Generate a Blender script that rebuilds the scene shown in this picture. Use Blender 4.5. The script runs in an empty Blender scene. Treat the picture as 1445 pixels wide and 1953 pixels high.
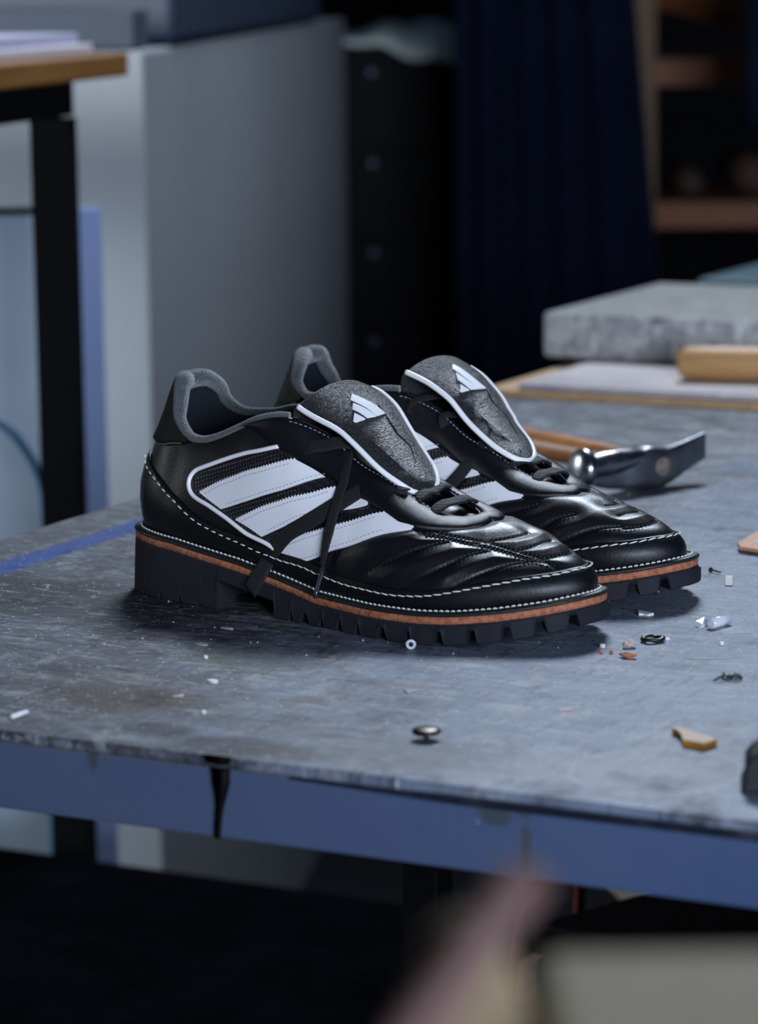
import bpy, bmesh, math, random
import numpy as np
from mathutils import Matrix, Vector
random.seed(7); rng = np.random.default_rng(7)
scene = bpy.context.scene
COL = scene.collection
ZT = 0.9                                   # height of the workbench top above the floor
# ---------------------------------------------------------------- camera
cam = bpy.data.cameras.new('camera'); cam_o = bpy.data.objects.new('camera', cam); COL.objects.link(cam_o)
CAM_POS = Vector((0.80422, -1.55605, 0.37977 + ZT))
_t, _p, _r = math.radians(10.1), math.radians(27.3), math.radians(.7)
_R = Vector((math.cos(_p), math.sin(_p), 0)); _h = Vector((-math.sin(_p), math.cos(_p), 0))
_F = _h * math.cos(_t) + Vector((0, 0, -math.sin(_t))); _U = _R.cross(_F)
_R2 = _R * math.cos(_r) - _U * math.sin(_r); _U2 = _U * math.cos(_r) + _R * math.sin(_r)
m = Matrix.Identity(4)
for i, v in enumerate((_R2, _U2, -_F)):
    for j in range(3): m[j][i] = v[j]
m.translation = CAM_POS
cam_o.matrix_world = m
cam.sensor_fit = 'VERTICAL'; cam.sensor_height = 36; cam.sensor_width = 36 * 1445 / 1953
cam.lens = 36 * 6000 / 1953; cam.clip_end = 60; cam.clip_start = .05
cam.dof.use_dof = True; cam.dof.focus_distance = 1.82; cam.dof.aperture_fstop = 7.4
scene.camera = cam_o
# ---------------------------------------------------------------- world, light, exposure
w = bpy.data.worlds.new('world'); scene.world = w; w.use_nodes = True
w.node_tree.nodes['Background'].inputs[0].default_value = (.35, .50, .95, 1)
w.node_tree.nodes['Background'].inputs[1].default_value = .045
def area(name, pos, target, sx, sy, power, col, spread=180):
    l = bpy.data.lights.new(name, 'AREA'); l.shape = 'RECTANGLE'; l.size = sx; l.size_y = sy; l.energy = power; l.color = col; l.spread = math.radians(spread)
    o = bpy.data.objects.new(name, l); COL.objects.link(o); o.location = pos
    o.rotation_euler = (Vector(target) - Vector(pos)).to_track_quat('-Z', 'Y').to_euler()
    return o
TGT = (-.03, .08, ZT + .05)
area('skylight', (-.03 - .62, .08 + 2.15, ZT + 2.2), TGT, .75, .6, 46, (.74, .85, 1.0), 130)
area('shop_window', (2.35, -2.15, ZT + .42), TGT, 1.6, 1.1, 138, (.70, .80, 1.0))
area('side_fill', (-3.3, -.3, ZT + .9), (-1.2, 1.25, ZT + .0), 1.0, 1.2, 19, (.85, .93, 1.0), 56)  # added unseen fill lamp, brightens the cabinet's left face and the blue board
scene.view_settings.view_transform = 'Standard'; scene.view_settings.look = 'None'
scene.view_settings.exposure = 0; scene.view_settings.gamma = 1; scene.view_settings.use_curve_mapping = False
# ---------------------------------------------------------------- materials
def N(nt, t, **kw):
    n = nt.nodes.new(t)
    for k, v in kw.items():
        if k.startswith('i_'):
            n.inputs[int(k[2:]) if k[2:].isdigit() else k[2:]].default_value = v
        else: setattr(n, k, v)
    return n
def mat(name, col, rough=.5, metal=0, spec=.5, bump=None, noise=None, coat=0, sheen=0, trans=0, ior=1.45, rvar=None, sss=0):
    """bump=(scale, strength, distance[, detail]); noise=(scale, second colour[, lo, hi])"""
    m = bpy.data.materials.new(name); m.use_nodes = True; nt = m.node_tree; b = nt.nodes['Principled BSDF']
    b.inputs['Base Color'].default_value = (*col, 1); b.inputs['Roughness'].default_value = rough
    b.inputs['Metallic'].default_value = metal; b.inputs['Specular IOR Level'].default_value = spec
    b.inputs['Coat Weight'].default_value = coat; b.inputs['Coat Roughness'].default_value = .25
    b.inputs['Sheen Weight'].default_value = sheen; b.inputs['Transmission Weight'].default_value = trans; b.inputs['IOR'].default_value = ior
    b.inputs['Subsurface Weight'].default_value = sss; b.inputs['Subsurface Scale'].default_value = .004
    tc = N(nt, 'ShaderNodeTexCoord')
    if noise:
        n = N(nt, 'ShaderNodeTexNoise', i_Scale=noise[0], i_Detail=6.0, i_Roughness=.6); nt.links.new(tc.outputs['Object'], n.inputs['Vector'])
        r = N(nt, 'ShaderNodeMapRange'); lo, hi = noise[2:4] if len(noise) > 2 else (.4, .65)
        r.inputs['From Min'].default_value = lo; r.inputs['From Max'].default_value = hi; nt.links.new(n.outputs['Fac'], r.inputs['Value'])
        mx = N(nt, 'ShaderNodeMix', data_type='RGBA'); mx.inputs['A'].default_value = (*col, 1); mx.inputs['B'].default_value = (*noise[1], 1)
        nt.links.new(r.outputs['Result'], mx.inputs['Factor']); nt.links.new(mx.outputs['Result'], b.inputs['Base Color'])
    if bump:
        n = N(nt, 'ShaderNodeTexNoise', i_Scale=bump[0], i_Detail=float(bump[3] if len(bump) > 3 else 4)); nt.links.new(tc.outputs['Object'], n.inputs['Vector'])
        bp = N(nt, 'ShaderNodeBump'); bp.inputs['Strength'].default_value = bump[1]; bp.inputs['Distance'].default_value = bump[2]
        nt.links.new(n.outputs['Fac'], bp.inputs['Height']); nt.links.new(bp.outputs['Normal'], b.inputs['Normal'])
    if rvar:
        n = N(nt, 'ShaderNodeTexNoise', i_Scale=rvar[0], i_Detail=5.0); nt.links.new(tc.outputs['Object'], n.inputs['Vector'])
        r = N(nt, 'ShaderNodeMapRange'); r.inputs['From Min'].default_value = .3; r.inputs['From Max'].default_value = .7
        r.inputs['To Min'].default_value = rvar[1]; r.inputs['To Max'].default_value = rvar[2]
        nt.links.new(n.outputs['Fac'], r.inputs['Value']); nt.links.new(r.outputs['Result'], b.inputs['Roughness'])
    return m
def grain_leather(name, col, rough, scale, strength, dist, stretch=(1, 1, 1)):
    m = mat(name, col, rough); nt = m.node_tree; b = nt.nodes['Principled BSDF']
    tc = N(nt, 'ShaderNodeTexCoord'); mp = N(nt, 'ShaderNodeMapping'); mp.inputs['Scale'].default_value = stretch
    nt.links.new(tc.outputs['Object'], mp.inputs['Vector'])
    v = N(nt, 'ShaderNodeTexVoronoi', feature='F1', i_Scale=scale); n = N(nt, 'ShaderNodeTexNoise', i_Scale=scale * .5, i_Detail=4.0)
    nt.links.new(mp.outputs['Vector'], n.inputs['Vector'])
    ad = N(nt, 'ShaderNodeVectorMath', operation='MULTIPLY_ADD'); ad.inputs[1].default_value = (.012,) * 3
    nt.links.new(n.outputs['Color'], ad.inputs[0]); nt.links.new(mp.outputs['Vector'], ad.inputs[2]); nt.links.new(ad.outputs[0], v.inputs['Vector'])
    mm = N(nt, 'ShaderNodeMath', operation='ADD'); nt.links.new(v.outputs['Distance'], mm.inputs[0]); nt.links.new(n.outputs['Fac'], mm.inputs[1])
    bp = N(nt, 'ShaderNodeBump', invert=True); bp.inputs['Strength'].default_value = strength; bp.inputs['Distance'].default_value = dist
    nt.links.new(mm.outputs[0], bp.inputs['Height']); nt.links.new(bp.outputs['Normal'], b.inputs['Normal'])
    return m
def mesh_panel_mat():
    m = mat('perforated_leather', (.0075, .0075, .009), .38); nt = m.node_tree; b = nt.nodes['Principled BSDF']
    tc = N(nt, 'ShaderNodeTexCoord'); mp = N(nt, 'ShaderNodeMapping'); mp.inputs['Rotation'].default_value = (0, math.radians(18), 0)
    nt.links.new(tc.outputs['Object'], mp.inputs['Vector'])
    v = N(nt, 'ShaderNodeTexVoronoi', feature='F1', i_Scale=430.0, i_Randomness=.12); nt.links.new(mp.outputs['Vector'], v.inputs['Vector'])
    bp = N(nt, 'ShaderNodeBump', invert=False); bp.inputs['Strength'].default_value = 1; bp.inputs['Distance'].default_value = .0009
    nt.links.new(v.outputs['Distance'], bp.inputs['Height']); nt.links.new(bp.outputs['Normal'], b.inputs['Normal'])
    return m
def weave_mat(name, col, sc, rough=.75):
    m = mat(name, col, rough); nt = m.node_tree; b = nt.nodes['Principled BSDF']
    tc = N(nt, 'ShaderNodeTexCoord'); v = N(nt, 'ShaderNodeTexVoronoi', feature='F1', i_Scale=float(sc), i_Randomness=.3)
    nt.links.new(tc.outputs['Object'], v.inputs['Vector'])
    bp = N(nt, 'ShaderNodeBump', invert=True); bp.inputs['Strength'].default_value = .9; bp.inputs['Distance'].default_value = .0007
    nt.links.new(v.outputs['Distance'], bp.inputs['Height']); nt.links.new(bp.outputs['Normal'], b.inputs['Normal'])
    b.inputs['Sheen Weight'].default_value = .03
    return m
def wood(name, c1, c2, scale=(40, 4, 40), rough=.5):
    m = mat(name, c1, rough); nt = m.node_tree; b = nt.nodes['Principled BSDF']
    tc = N(nt, 'ShaderNodeTexCoord'); mp = N(nt, 'ShaderNodeMapping'); mp.inputs['Scale'].default_value = scale
    nt.links.new(tc.outputs['Object'], mp.inputs['Vector']); n = N(nt, 'ShaderNodeTexNoise', i_Scale=1.0, i_Detail=8.0, i_Roughness=.65, i_Distortion=.6)
    nt.links.new(mp.outputs['Vector'], n.inputs['Vector'])
    r = N(nt, 'ShaderNodeMapRange'); r.inputs['From Min'].default_value = .35; r.inputs['From Max'].default_value = .68; nt.links.new(n.outputs['Fac'], r.inputs['Value'])
    mx = N(nt, 'ShaderNodeMix', data_type='RGBA'); mx.inputs['A'].default_value = (*c1, 1); mx.inputs['B'].default_value = (*c2, 1)
    nt.links.new(r.outputs['Result'], mx.inputs['Factor']); nt.links.new(mx.outputs['Result'], b.inputs['Base Color'])
    bp = N(nt, 'ShaderNodeBump'); bp.inputs['Strength'].default_value = .2; bp.inputs['Distance'].default_value = .001
    nt.links.new(n.outputs['Fac'], bp.inputs['Height']); nt.links.new(bp.outputs['Normal'], b.inputs['Normal'])
    return m
class G:                                     # small node-graph helper for the worn metal surfaces
    def __init__(s, m): s.nt = m.node_tree; s.b = s.nt.nodes['Principled BSDF']; s.tc = N(s.nt, 'ShaderNodeTexCoord'); s.p = s.tc.outputs['Object']
    def lk(s, a, b): s.nt.links.new(a, b)
    def mapped(s, scale, rot=0):
        mp = N(s.nt, 'ShaderNodeMapping'); mp.inputs['Scale'].default_value = scale; mp.inputs['Rotation'].default_value = (0, 0, rot); s.lk(s.p, mp.inputs['Vector']); return mp.outputs['Vector']
    def noise(s, sc, det=6., ro=.6, vec=None, dist=0.):
        n = N(s.nt, 'ShaderNodeTexNoise', i_Scale=float(sc), i_Detail=float(det), i_Roughness=ro, i_Distortion=dist); s.lk(vec or s.p, n.inputs['Vector']); return n.outputs['Fac']
    def vor(s, sc, vec=None, dim='2D'):
        n = N(s.nt, 'ShaderNodeTexVoronoi', feature='F1', voronoi_dimensions=dim, i_Scale=float(sc)); s.lk(vec or s.p, n.inputs['Vector']); return n.outputs['Distance'], n.outputs['Color']
    def rng(s, x, a, b, c=0., d=1.):
        r = N(s.nt, 'ShaderNodeMapRange', interpolation_type='SMOOTHSTEP'); r.inputs['From Min'].default_value = a; r.inputs['From Max'].default_value = b
        r.inputs['To Min'].default_value = c; r.inputs['To Max'].default_value = d; s.lk(x, r.inputs['Value']); return r.outputs['Result']
    def m(s, op, a, b=None):
        n = N(s.nt, 'ShaderNodeMath', operation=op)
        for i, x in enumerate((a, b)):
            if x is None: continue
            if isinstance(x, (int, float)): n.inputs[i].default_value = x
            else: s.lk(x, n.inputs[i])
        return n.outputs[0]
    def xyz(s):
        n = N(s.nt, 'ShaderNodeSeparateXYZ'); s.lk(s.p, n.inputs[0]); return n.outputs
    def mix(s, f, a, b):
        n = N(s.nt, 'ShaderNodeMix', data_type='RGBA')
        if isinstance(f, (int, float)): n.inputs['Factor'].default_value = f
        else: s.lk(f, n.inputs['Factor'])
        for k, x in (('A', a), ('B', b)):
            if isinstance(x, tuple): n.inputs[k].default_value = (*x, 1)
            else: s.lk(x, n.inputs[k])
        return n.outputs['Result']
    def blob(s, cx, cy, rx, ry, soft=.5, wob=.6, sc=18):
        X, Y, Z = s.xyz(); a = s.m('DIVIDE', s.m('SUBTRACT', X, cx), rx); b = s.m('DIVIDE', s.m('SUBTRACT', Y, cy), ry)
        r = s.m('SQRT', s.m('ADD', s.m('MULTIPLY', a, a), s.m('MULTIPLY', b, b)))
        r = s.m('ADD', r, s.m('MULTIPLY', s.m('SUBTRACT', s.noise(sc), .5), wob * 2))
        return s.rng(r, 1 - soft, 1 + soft, 1., 0.)
# ---------------------------------------------------------------- object helpers
def tag(o, label=None, cat=None, group=None, kind=None):
    if label: o['label'] = label
    if cat: o['category'] = cat
    if group: o['group'] = group
    if kind: o['kind'] = kind
    return o
def empty(name, loc, rz=0, label=None, cat=None, group=None):
    o = bpy.data.objects.new(name, None); COL.objects.link(o); o.location = loc; o.rotation_euler = (0, 0, rz); o.empty_display_size = .05
    o['_w'] = 1; del o['_w']
    return tag(o, label, cat, group)
def obj(name, V, Fc, mt, parent=None, smooth=True, keep=False):
    """V in parent-local space, or in world space when keep=True (parent offset removed)"""
    me = bpy.data.meshes.new(name); me.from_pydata([tuple(map(float, v)) for v in V], [], [tuple(int(i) for i in f) for f in Fc]); me.validate()
    me.materials.append(mt)
    bm = bmesh.new(); bm.from_mesh(me); bmesh.ops.recalc_face_normals(bm, faces=bm.faces); bm.to_mesh(me); bm.free()
    if smooth: me.polygons.foreach_set('use_smooth', [True] * len(me.polygons))
    o = bpy.data.objects.new(name, me); COL.objects.link(o)
    if parent:
        o.parent = parent
        if keep:
            L = Matrix.Translation(parent.location) @ parent.rotation_euler.to_matrix().to_4x4() if parent.parent is None else Matrix.Identity(4)
            if parent.parent is None and parent.type == 'EMPTY': o.matrix_parent_inverse = L.inverted()
    return o
class MB:
    def __init__(s): s.V = []; s.F = []
    def add(s, V, F):
        n = len(s.V); s.V += [tuple(v) for v in V]; s.F += [tuple(i + n for i in f) for f in F]; return s
    def box(s, x0, x1, y0, y1, z0, z1, rot=0, c=None):
        V = [(x, y, z) for z in (z0, z1) for y in (y0, y1) for x in (x0, x1)]
        if rot:
            cx, cy = c or ((x0 + x1) / 2, (y0 + y1) / 2); a, b = math.cos(rot), math.sin(rot)
            V = [(cx + (x - cx) * a - (y - cy) * b, cy + (x - cx) * b + (y - cy) * a, z) for x, y, z in V]
        return s.add(V, [(0, 2, 3, 1), (4, 5, 7, 6), (0, 1, 5, 4), (2, 6, 7, 3), (0, 4, 6, 2), (1, 3, 7, 5)])
    def prism(s, poly, z0, z1):
        n = len(poly); V = [(x, y, z0) for x, y in poly] + [(x, y, z1) for x, y in poly]
        return s.add(V, [tuple(range(n))[::-1], tuple(range(n, 2 * n))] + [(i, (i + 1) % n, n + (i + 1) % n, n + i) for i in range(n)])
    def tube(s, P, r, n=8, closed=False, caps=True, flat=1.0, up=None):
        P = np.asarray(P, float); K = len(P); r = np.broadcast_to(np.asarray(r, float), K)
        T = np.gradient(P, axis=0) if not closed else np.roll(P, -1, 0) - np.roll(P, 1, 0)
        T /= np.linalg.norm(T, axis=1, keepdims=True) + 1e-12
        ref = np.array([0, 0, 1.]) if up is None else np.asarray(up, float); V = []
        prev = None
        for i in range(K):
            a = prev if prev is not None else (ref if abs(T[i] @ ref) < .9 else np.array([1., 0, 0]))
            a = a - T[i] * (a @ T[i]); a /= np.linalg.norm(a) + 1e-12; b = np.cross(T[i], a); prev = a
            for k in range(n):
                t = 2 * math.pi * k / n; V.append(P[i] + r[i] * (a * math.cos(t) * flat + b * math.sin(t)))
        F = []
        for i in range(K if closed else K - 1):
            j = (i + 1) % K
            for k in range(n): F.append((i * n + k, i * n + (k + 1) % n, j * n + (k + 1) % n, j * n + k))
        if caps and not closed: F += [tuple(range(n))[::-1], tuple(range((K - 1) * n, K * n))]
        return s.add(V, F)
    def lathe(s, c, axis, prof, n=32):
        """prof: (distance along axis, radius)"""
        c = np.asarray(c, float); ax = np.asarray(axis, float); ax /= np.linalg.norm(ax)
        a = np.cross(ax, [0, 0, 1.] if abs(ax[2]) < .9 else [1., 0, 0]); a /= np.linalg.norm(a); b = np.cross(ax, a); V = []
        for d, r in prof:
            for k in range(n): t = 2 * math.pi * k / n; V.append(c + ax * d + r * (a * math.cos(t) + b * math.sin(t)))
        F = [(i * n + k, i * n + (k + 1) % n, (i + 1) * n + (k + 1) % n, (i + 1) * n + k) for i in range(len(prof) - 1) for k in range(n)]
        F += [tuple(range(n))[::-1], tuple(range((len(prof) - 1) * n, len(prof) * n))]
        return s.add(V, F)
    def grid(s, P, closed_u=False, closed_v=False):
        A, B = P.shape[:2]; V = P.reshape(-1, 3); F = []
        for i in range(A if closed_u else A - 1):
            for j in range(B if closed_v else B - 1):
                i2, j2 = (i + 1) % A, (j + 1) % B; F.append((i * B + j, i2 * B + j, i2 * B + j2, i * B + j2))
        return s.add(V, F)
    def ribbon(s, P, Nn, wd, th, n=10, side=None):
        """flat lace: P path, Nn up vector per point, wd half width, th half thickness"""
        P = np.asarray(P, float); Nn = np.broadcast_to(np.asarray(Nn, float), P.shape); K = len(P); wd = np.broadcast_to(wd, K)
        T = np.gradient(P, axis=0); T /= np.linalg.norm(T, axis=1, keepdims=True); V = []
        for i in range(K):
            b = np.cross(T[i], Nn[i]); b /= np.linalg.norm(b); u = np.cross(b, T[i])
            for k in range(n):
                t = 2 * math.pi * k / n; cx, cy = math.cos(t), math.sin(t)
                V.append(P[i] + b * wd[i] * math.copysign(abs(cx) ** .55, cx) + u * th * math.copysign(abs(cy) ** .55, cy))
        F = [(i * n + k, i * n + (k + 1) % n, (i + 1) * n + (k + 1) % n, (i + 1) * n + k) for i in range(K - 1) for k in range(n)]
        F += [tuple(range(n))[::-1], tuple(range((K - 1) * n, K * n))]
        return s.add(V, F)
    def build(s, name, mt, parent=None, smooth=False, keep=False, bevel=0, seg=2):
        o = obj(name, s.V, s.F, mt, parent, smooth, keep)
        if bevel:
            b = o.modifiers.new('bevel', 'BEVEL'); b.width = bevel; b.segments = seg; b.limit_method = 'ANGLE'; b.angle_limit = .6; b.harden_normals = False
        return o
def resample(P, n):
    P = np.asarray(P, float); Q = crom(P, np.linspace(0, len(P) - 1, len(P) * 12)); d = np.r_[0, np.cumsum(np.linalg.norm(np.diff(Q, axis=0), axis=1))]
    t = np.linspace(0, d[-1], n); return np.stack([np.interp(t, d, Q[:, k]) for k in range(Q.shape[1])], 1)
# ---------------------------------------------------------------- shoe surface (right shoe, metres, x towards toe, lateral side y<0)
def crom(P, t, closed=False):
    P = np.asarray(P, float); n = len(P); t = np.asarray(t, float)
    if closed: i = np.floor(t).astype(int); f = t - i; g = lambda k: P[(i + k) % n]
    else:
        i = np.clip(np.floor(t).astype(int), 0, n - 2); f = t - i; g = lambda k: P[np.clip(i + k, 0, n - 1)]
    f = f[..., None] if P.ndim > 1 else f
    a, b, c, d = g(-1), g(0), g(1), g(2)
    return .5 * (2 * b + (c - a) * f + (2 * a - 5 * b + 4 * c - d) * f * f + (3 * b - a - 3 * c + d) * f ** 3)
SOLE = [(0,0),(.003,-.0175),(.013,-.031),(.031,-.0395),(.051,-.0435),(.077,-.0465),(.1025,-.0485),(.133,-.0495),(.164,-.0535),(.195,-.0595),(.220,-.0625),(.246,-.0608),(.272,-.0535),(.295,-.0415),(.314,-.0255),(.323,-.0065),
        (.321,.010),(.3105,.0255),(.290,.0405),(.261,.0515),(.230,.0545),(.195,.0484),(.164,.0397),(.133,.033),(.1025,.031),(.072,.0348),(.046,.0373),(.026,.033),(.010,.0232),(.002,.0107)]
def z_mid(x): return np.interp(x, [0,.051,.1025,.164,.205,.241,.262,.285,.305,.323], [.0334,.0304,.0244,.0126,.0114,.0114,.0124,.0150,.0182,.0217])
def z_welt(x): return z_mid(x) + .0067
def z_ground(x): return .012 * np.clip((np.asarray(x) - .241) / .082, 0, 1) ** 2
KEYS = [  # feather line x,y | top line x,y,z | a b c d
 (.006,0,      .0260,0,.1285,      .38,.009,.58,.42),
 (.009,-.013,.031,-.012,.1290, 0.38,0.009,0.55,0.42),
 (.017,-.0235,.0345,-.0185,.1165, 0.38,0.007,0.40,0.40),
 (.029,-.030,.038,-.0225,.1075, 0.42,0.006,0.2,0.38),
 (.041,-.0335,.0460,-.0255,.0993, 0.42,0.006,0.08,0.36),
 (.053,-.036,.0545,-.0275,.0957, 0.43,0.006,0.1,0.35),
 (.066,-.037,.0654,-.029,.0957, 0.44,0.006,0.1,0.35),
 (.079,-.038,.0774,-.030,.0990, 0.45,0.006,0.1,0.35),
 (.093,-.0395,.0925,-.030,.1054, 0.45,0.006,0.12,0.35),
 (.107,-.041,.104,-.030,.1105, 0.45,0.006,0.15,0.33),
 (.120,-.042,.1152,-.0295,.1135, 0.45,0.006,0.18,0.3),
 (.133,-.043,.1240,-.0275,.1145, 0.45,0.006,0.22,0.28),
 (.147,-.0445,.133,-.024,.1130, 0.45,0.006,0.28,0.26),
 (.165,-.047,.151,-.0175,.1040, 0.47,0.006,0.33,0.22),
 (.185,-.050,.170,-.0155,.0900, 0.5,0.006,0.36,0.2),
 (.205,-.0525,.187,-.0148,.0820, 0.55,0.006,0.38,0.17),
 (.228,-.053,.207,-.0140,.0715, 0.6,0.005,0.4,0.14),
 (.250,-.0495,.218,-.0115,.0655, 0.62,0.005,0.42,0.13),
 (.276,-.0385,.229,-.006,.0615, 0.66,0.005,0.40,0.13),
 (.302,-.021,.2365,-.0005,.0615, 0.63,0.005,0.38,0.17),
 (.3155,-.0045,.2385,.004,.062, 0.62,0.004,0.38,0.18),
 (.311,.012,.237,.008,.0625, 0.63,0.005,0.38,0.17),
 (.291,.030,.231,.012,.064, 0.66,0.005,0.40,0.13),
 (.263,.042,.221,.0145,.067, 0.62,0.005,0.42,0.13),
 (.238,.046,.210,.0155,.0715, 0.6,0.005,0.4,0.14),
 (.215,.0465,.190,.0158,.082, 0.55,0.006,0.38,0.17),
 (.192,.0425,.172,.0162,.090, 0.5,0.006,0.36,0.2),
 (.170,.0355,.153,.0175,.104, 0.47,0.006,0.33,0.22),
 (.150,.029,.135,.024,.113, 0.45,0.006,0.28,0.26),
 (.134,.0255,.124,.0275,.1145, 0.45,0.006,0.22,0.28),
 (.120,.0235,.112,.029,.1135, 0.45,0.006,0.18,0.3),
 (.107,.024,.099,.030,.111, 0.45,0.006,0.15,0.33),
 (.093,.0255,.087,.030,.109, 0.45,0.006,0.12,0.35),
 (.079,.0275,.076,.030,.1065, 0.45,0.006,0.1,0.35),
 (.066,.030,.064,.030,.1055, 0.44,0.006,0.1,0.35),
 (.053,.0315,.054,.029,.1055, 0.43,0.006,0.1,0.35),
 (.041,.0315,.0465,.027,.1085, 0.42,0.006,0.08,0.36),
 (.029,.029,.0395,.024,.1155, 0.42,0.006,0.2,0.38),
 (.017,.023,.0365,.018,.125, 0.38,0.007,0.40,0.40),
 (.009,.013,.032,.011,.1295, 0.38,0.009,0.55,0.42)]
KEYS = np.array(KEYS); NK = len(KEYS)
def surf(u, v):
    """u in key units 0..40 around the shoe, v 0 (feather) .. 1 (top line)"""
    u, v = np.broadcast_arrays(np.asarray(u, float), np.asarray(v, float))
    K = crom(KEYS, u, True); K2 = crom(KEYS[:, :2], u + .02, True) - crom(KEYS[:, :2], u - .02, True)
    F = np.stack([K[..., 0], K[..., 1], z_welt(K[..., 0]) - .001], -1); T = K[..., 2:5]
    out = np.stack([-K2[..., 1], K2[..., 0]], -1)      # loop runs clockwise seen from above -> this points outward? fixed below
    out /= np.linalg.norm(out, axis=-1, keepdims=True) + 1e-12
    H = (T[..., 2] - F[..., 2])[..., None]
    z = np.array([0, 0, 1.])
    o3 = np.concatenate([-out, np.zeros(out.shape[:-1] + (1,))], -1) * OUTSIGN
    P1 = F + z * K[..., 5:6] * H + o3 * K[..., 6:7]
    dxy = (F - T) * np.array([1, 1, 0.])
    P2 = T + dxy * K[..., 7:8] - z * K[..., 8:9] * H
    v = v[..., None]; w = 1 - v
    return w ** 3 * F + 3 * w * w * v * P1 + 3 * w * v * v * P2 + v ** 3 * T
OUTSIGN = 1.0
def surfn(u, v):
    e = 1e-3
    du = surf(np.asarray(u) + e * 10, v) - surf(np.asarray(u) - e * 10, v)
    dv = surf(u, np.minimum(np.asarray(v) + e, 1)) - surf(u, np.maximum(np.asarray(v) - e, 0))
    n = np.cross(du, dv); n /= np.linalg.norm(n, axis=-1, keepdims=True) + 1e-15
    return n
SEAM = [(1.531,0.462),(2.146,0.47),(3.25,0.426),(4.781,0.35),(5.604,0.258),(6.333,0.196),(7.438,0.144),(8.219,0.118),(9.771,0.09),(11.375,0.09),(12.417,0.104),(13.25,0.098),(13.906,0.088),(14.844,0.084),(15.615,0.078),(16.302,0.092),(16.958,0.114),(17.49,0.15),(17.958,0.172),(18.479,0.2),(18.844,0.21),(19.385,0.212),(19.927,0.226),(20.76,0.206)]
EYELOW = [(9.0,0.994),(8.75,0.962),(10.229,0.806),(12.198,0.704),(13.427,0.69),(14.292,0.684),(15.0,0.646),(15.615,0.636),(16.229,0.648),(16.958,0.702),(17.594,0.752),(18.344,0.814),(19.469,0.892),(21.646,0.892)]
PIPING = [(10.802,0.782),(10.656,0.776),(9.51,0.764),(7.906,0.78),(6.865,0.768),(5.865,0.722),(5.448,0.64),(5.427,0.54),(5.802,0.446),(6.844,0.36),(7.844,0.266),(9.0,0.178),(10.323,0.146),(11.083,0.12)]
PANEL = [(10.802,0.782),(10.656,0.776),(9.51,0.764),(7.906,0.78),(6.865,0.768),(5.865,0.722),(5.448,0.64),(5.427,0.54),(5.802,0.446),(6.844,0.36),(7.844,0.266),(9.0,0.178),(10.323,0.146),(11.083,0.12),(12.333,0.124),(13.698,0.268),(14.688,0.38),(15.312,0.474),(16.198,0.638),(15.677,0.626),(15.25,0.642),(14.656,0.66),(14.292,0.684),(13.427,0.674),(13.031,0.668),(12.198,0.696)]
STRIPES = [([(6.219,0.484),(7.292,0.568),(8.583,0.61),(10.156,0.64),(11.958,0.704)],[(13.01,0.666),(11.812,0.52),(9.781,0.422),(7.615,0.328)]),([(8.49,0.252),(9.823,0.346),(11.344,0.426),(12.521,0.512),(13.427,0.646)],[(14.292,0.678),(14.677,0.662),(13.833,0.54),(12.958,0.418),(11.844,0.312),(11.354,0.27),(10.021,0.178)]),([(10.604,0.136),(11.76,0.214),(12.594,0.288),(13.323,0.368),(13.906,0.452),(14.729,0.562),(15.219,0.642)],[(15.688,0.622),(16.198,0.638),(15.312,0.474),(14.688,0.38),(13.698,0.268),(12.333,0.124),(11.083,0.12)])]
QUILT = [[(16.646,0.618),(17.292,0.634),(17.74,0.602),(18.188,0.568),(18.562,0.514),(18.865,0.44),(19.125,0.39),(19.323,0.352)],[(17.104,0.682),(17.99,0.658),(18.479,0.604),(18.885,0.504),(19.229,0.428),(19.396,0.338),(19.448,0.274)],[(18.062,0.606),(18.26,0.616),(18.729,0.65),(19.552,0.672),(20.729,0.672)],[(18.875,0.5),(19.323,0.53),(20.344,0.556),(21.073,0.524)],[(19.385,0.396),(19.948,0.404),(21.417,0.368)],[(17.281,0.59),(16.708,0.502),(16.146,0.406),(15.521,0.286),(14.875,0.18)],[(18.229,0.518),(17.771,0.466),(17.312,0.374),(16.844,0.286),(16.323,0.2),(15.76,0.126)],[(19.125,0.39),(18.677,0.376),(18.344,0.346),(17.99,0.294),(17.615,0.232),(17.365,0.19)]]
HEELTAB = [(1.052,0.554),(1.708,0.636),(2.75,0.736),(3.74,0.876),(4.865,0.98)]
EYELETS = [(10.594,0.896),(12.396,0.808),(13.573,0.942),(14.729,1.0),(15.615,0.898),(16.875,0.876)]
EYELETS_FAR = [(11.927,0.848),(13.146,0.894),(14.406,0.824),(15.51,0.996),(17.042,1.0)]
LACE_A = [(0.16509,-0.01994,0.09505),(0.16718,-0.02478,0.08891),(0.16959,-0.0313,0.08095),(0.17068,-0.03792,0.07264),(0.17106,-0.04352,0.06396),(0.17111,-0.0477,0.05512),(0.17049,-0.0505,0.04589),(0.16891,-0.05188,0.03532)]
LACE_B = [(0.18736,-0.01559,0.08364),(0.1832,-0.02496,0.07907),(0.17748,-0.0321,0.07423),(0.1703,-0.03841,0.06912),(0.1619,-0.04277,0.06317),(0.15044,-0.04548,0.05611),(0.14046,-0.04612,0.05004),(0.13132,-0.04592,0.04098),(0.125,-0.0445,0.03352),(0.12337,-0.048,0.02866),(0.12134,-0.0505,0.02359),(0.11800,-0.0530,0.01650),(0.11720,-0.0515,0.01500)]
AGLET = [(0.17052,-0.0505,0.03525),(0.16984,-0.0605,0.01799)]
LACE_FAR = [(0.18877,-0.01682,0.08449),(0.18661,-0.01724,0.08514),(0.18438,-0.02672,0.07734),(0.18102,-0.03325,0.06926),(0.17569,-0.03632,0.06272),(0.1689,-0.03687,0.05691)]
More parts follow.
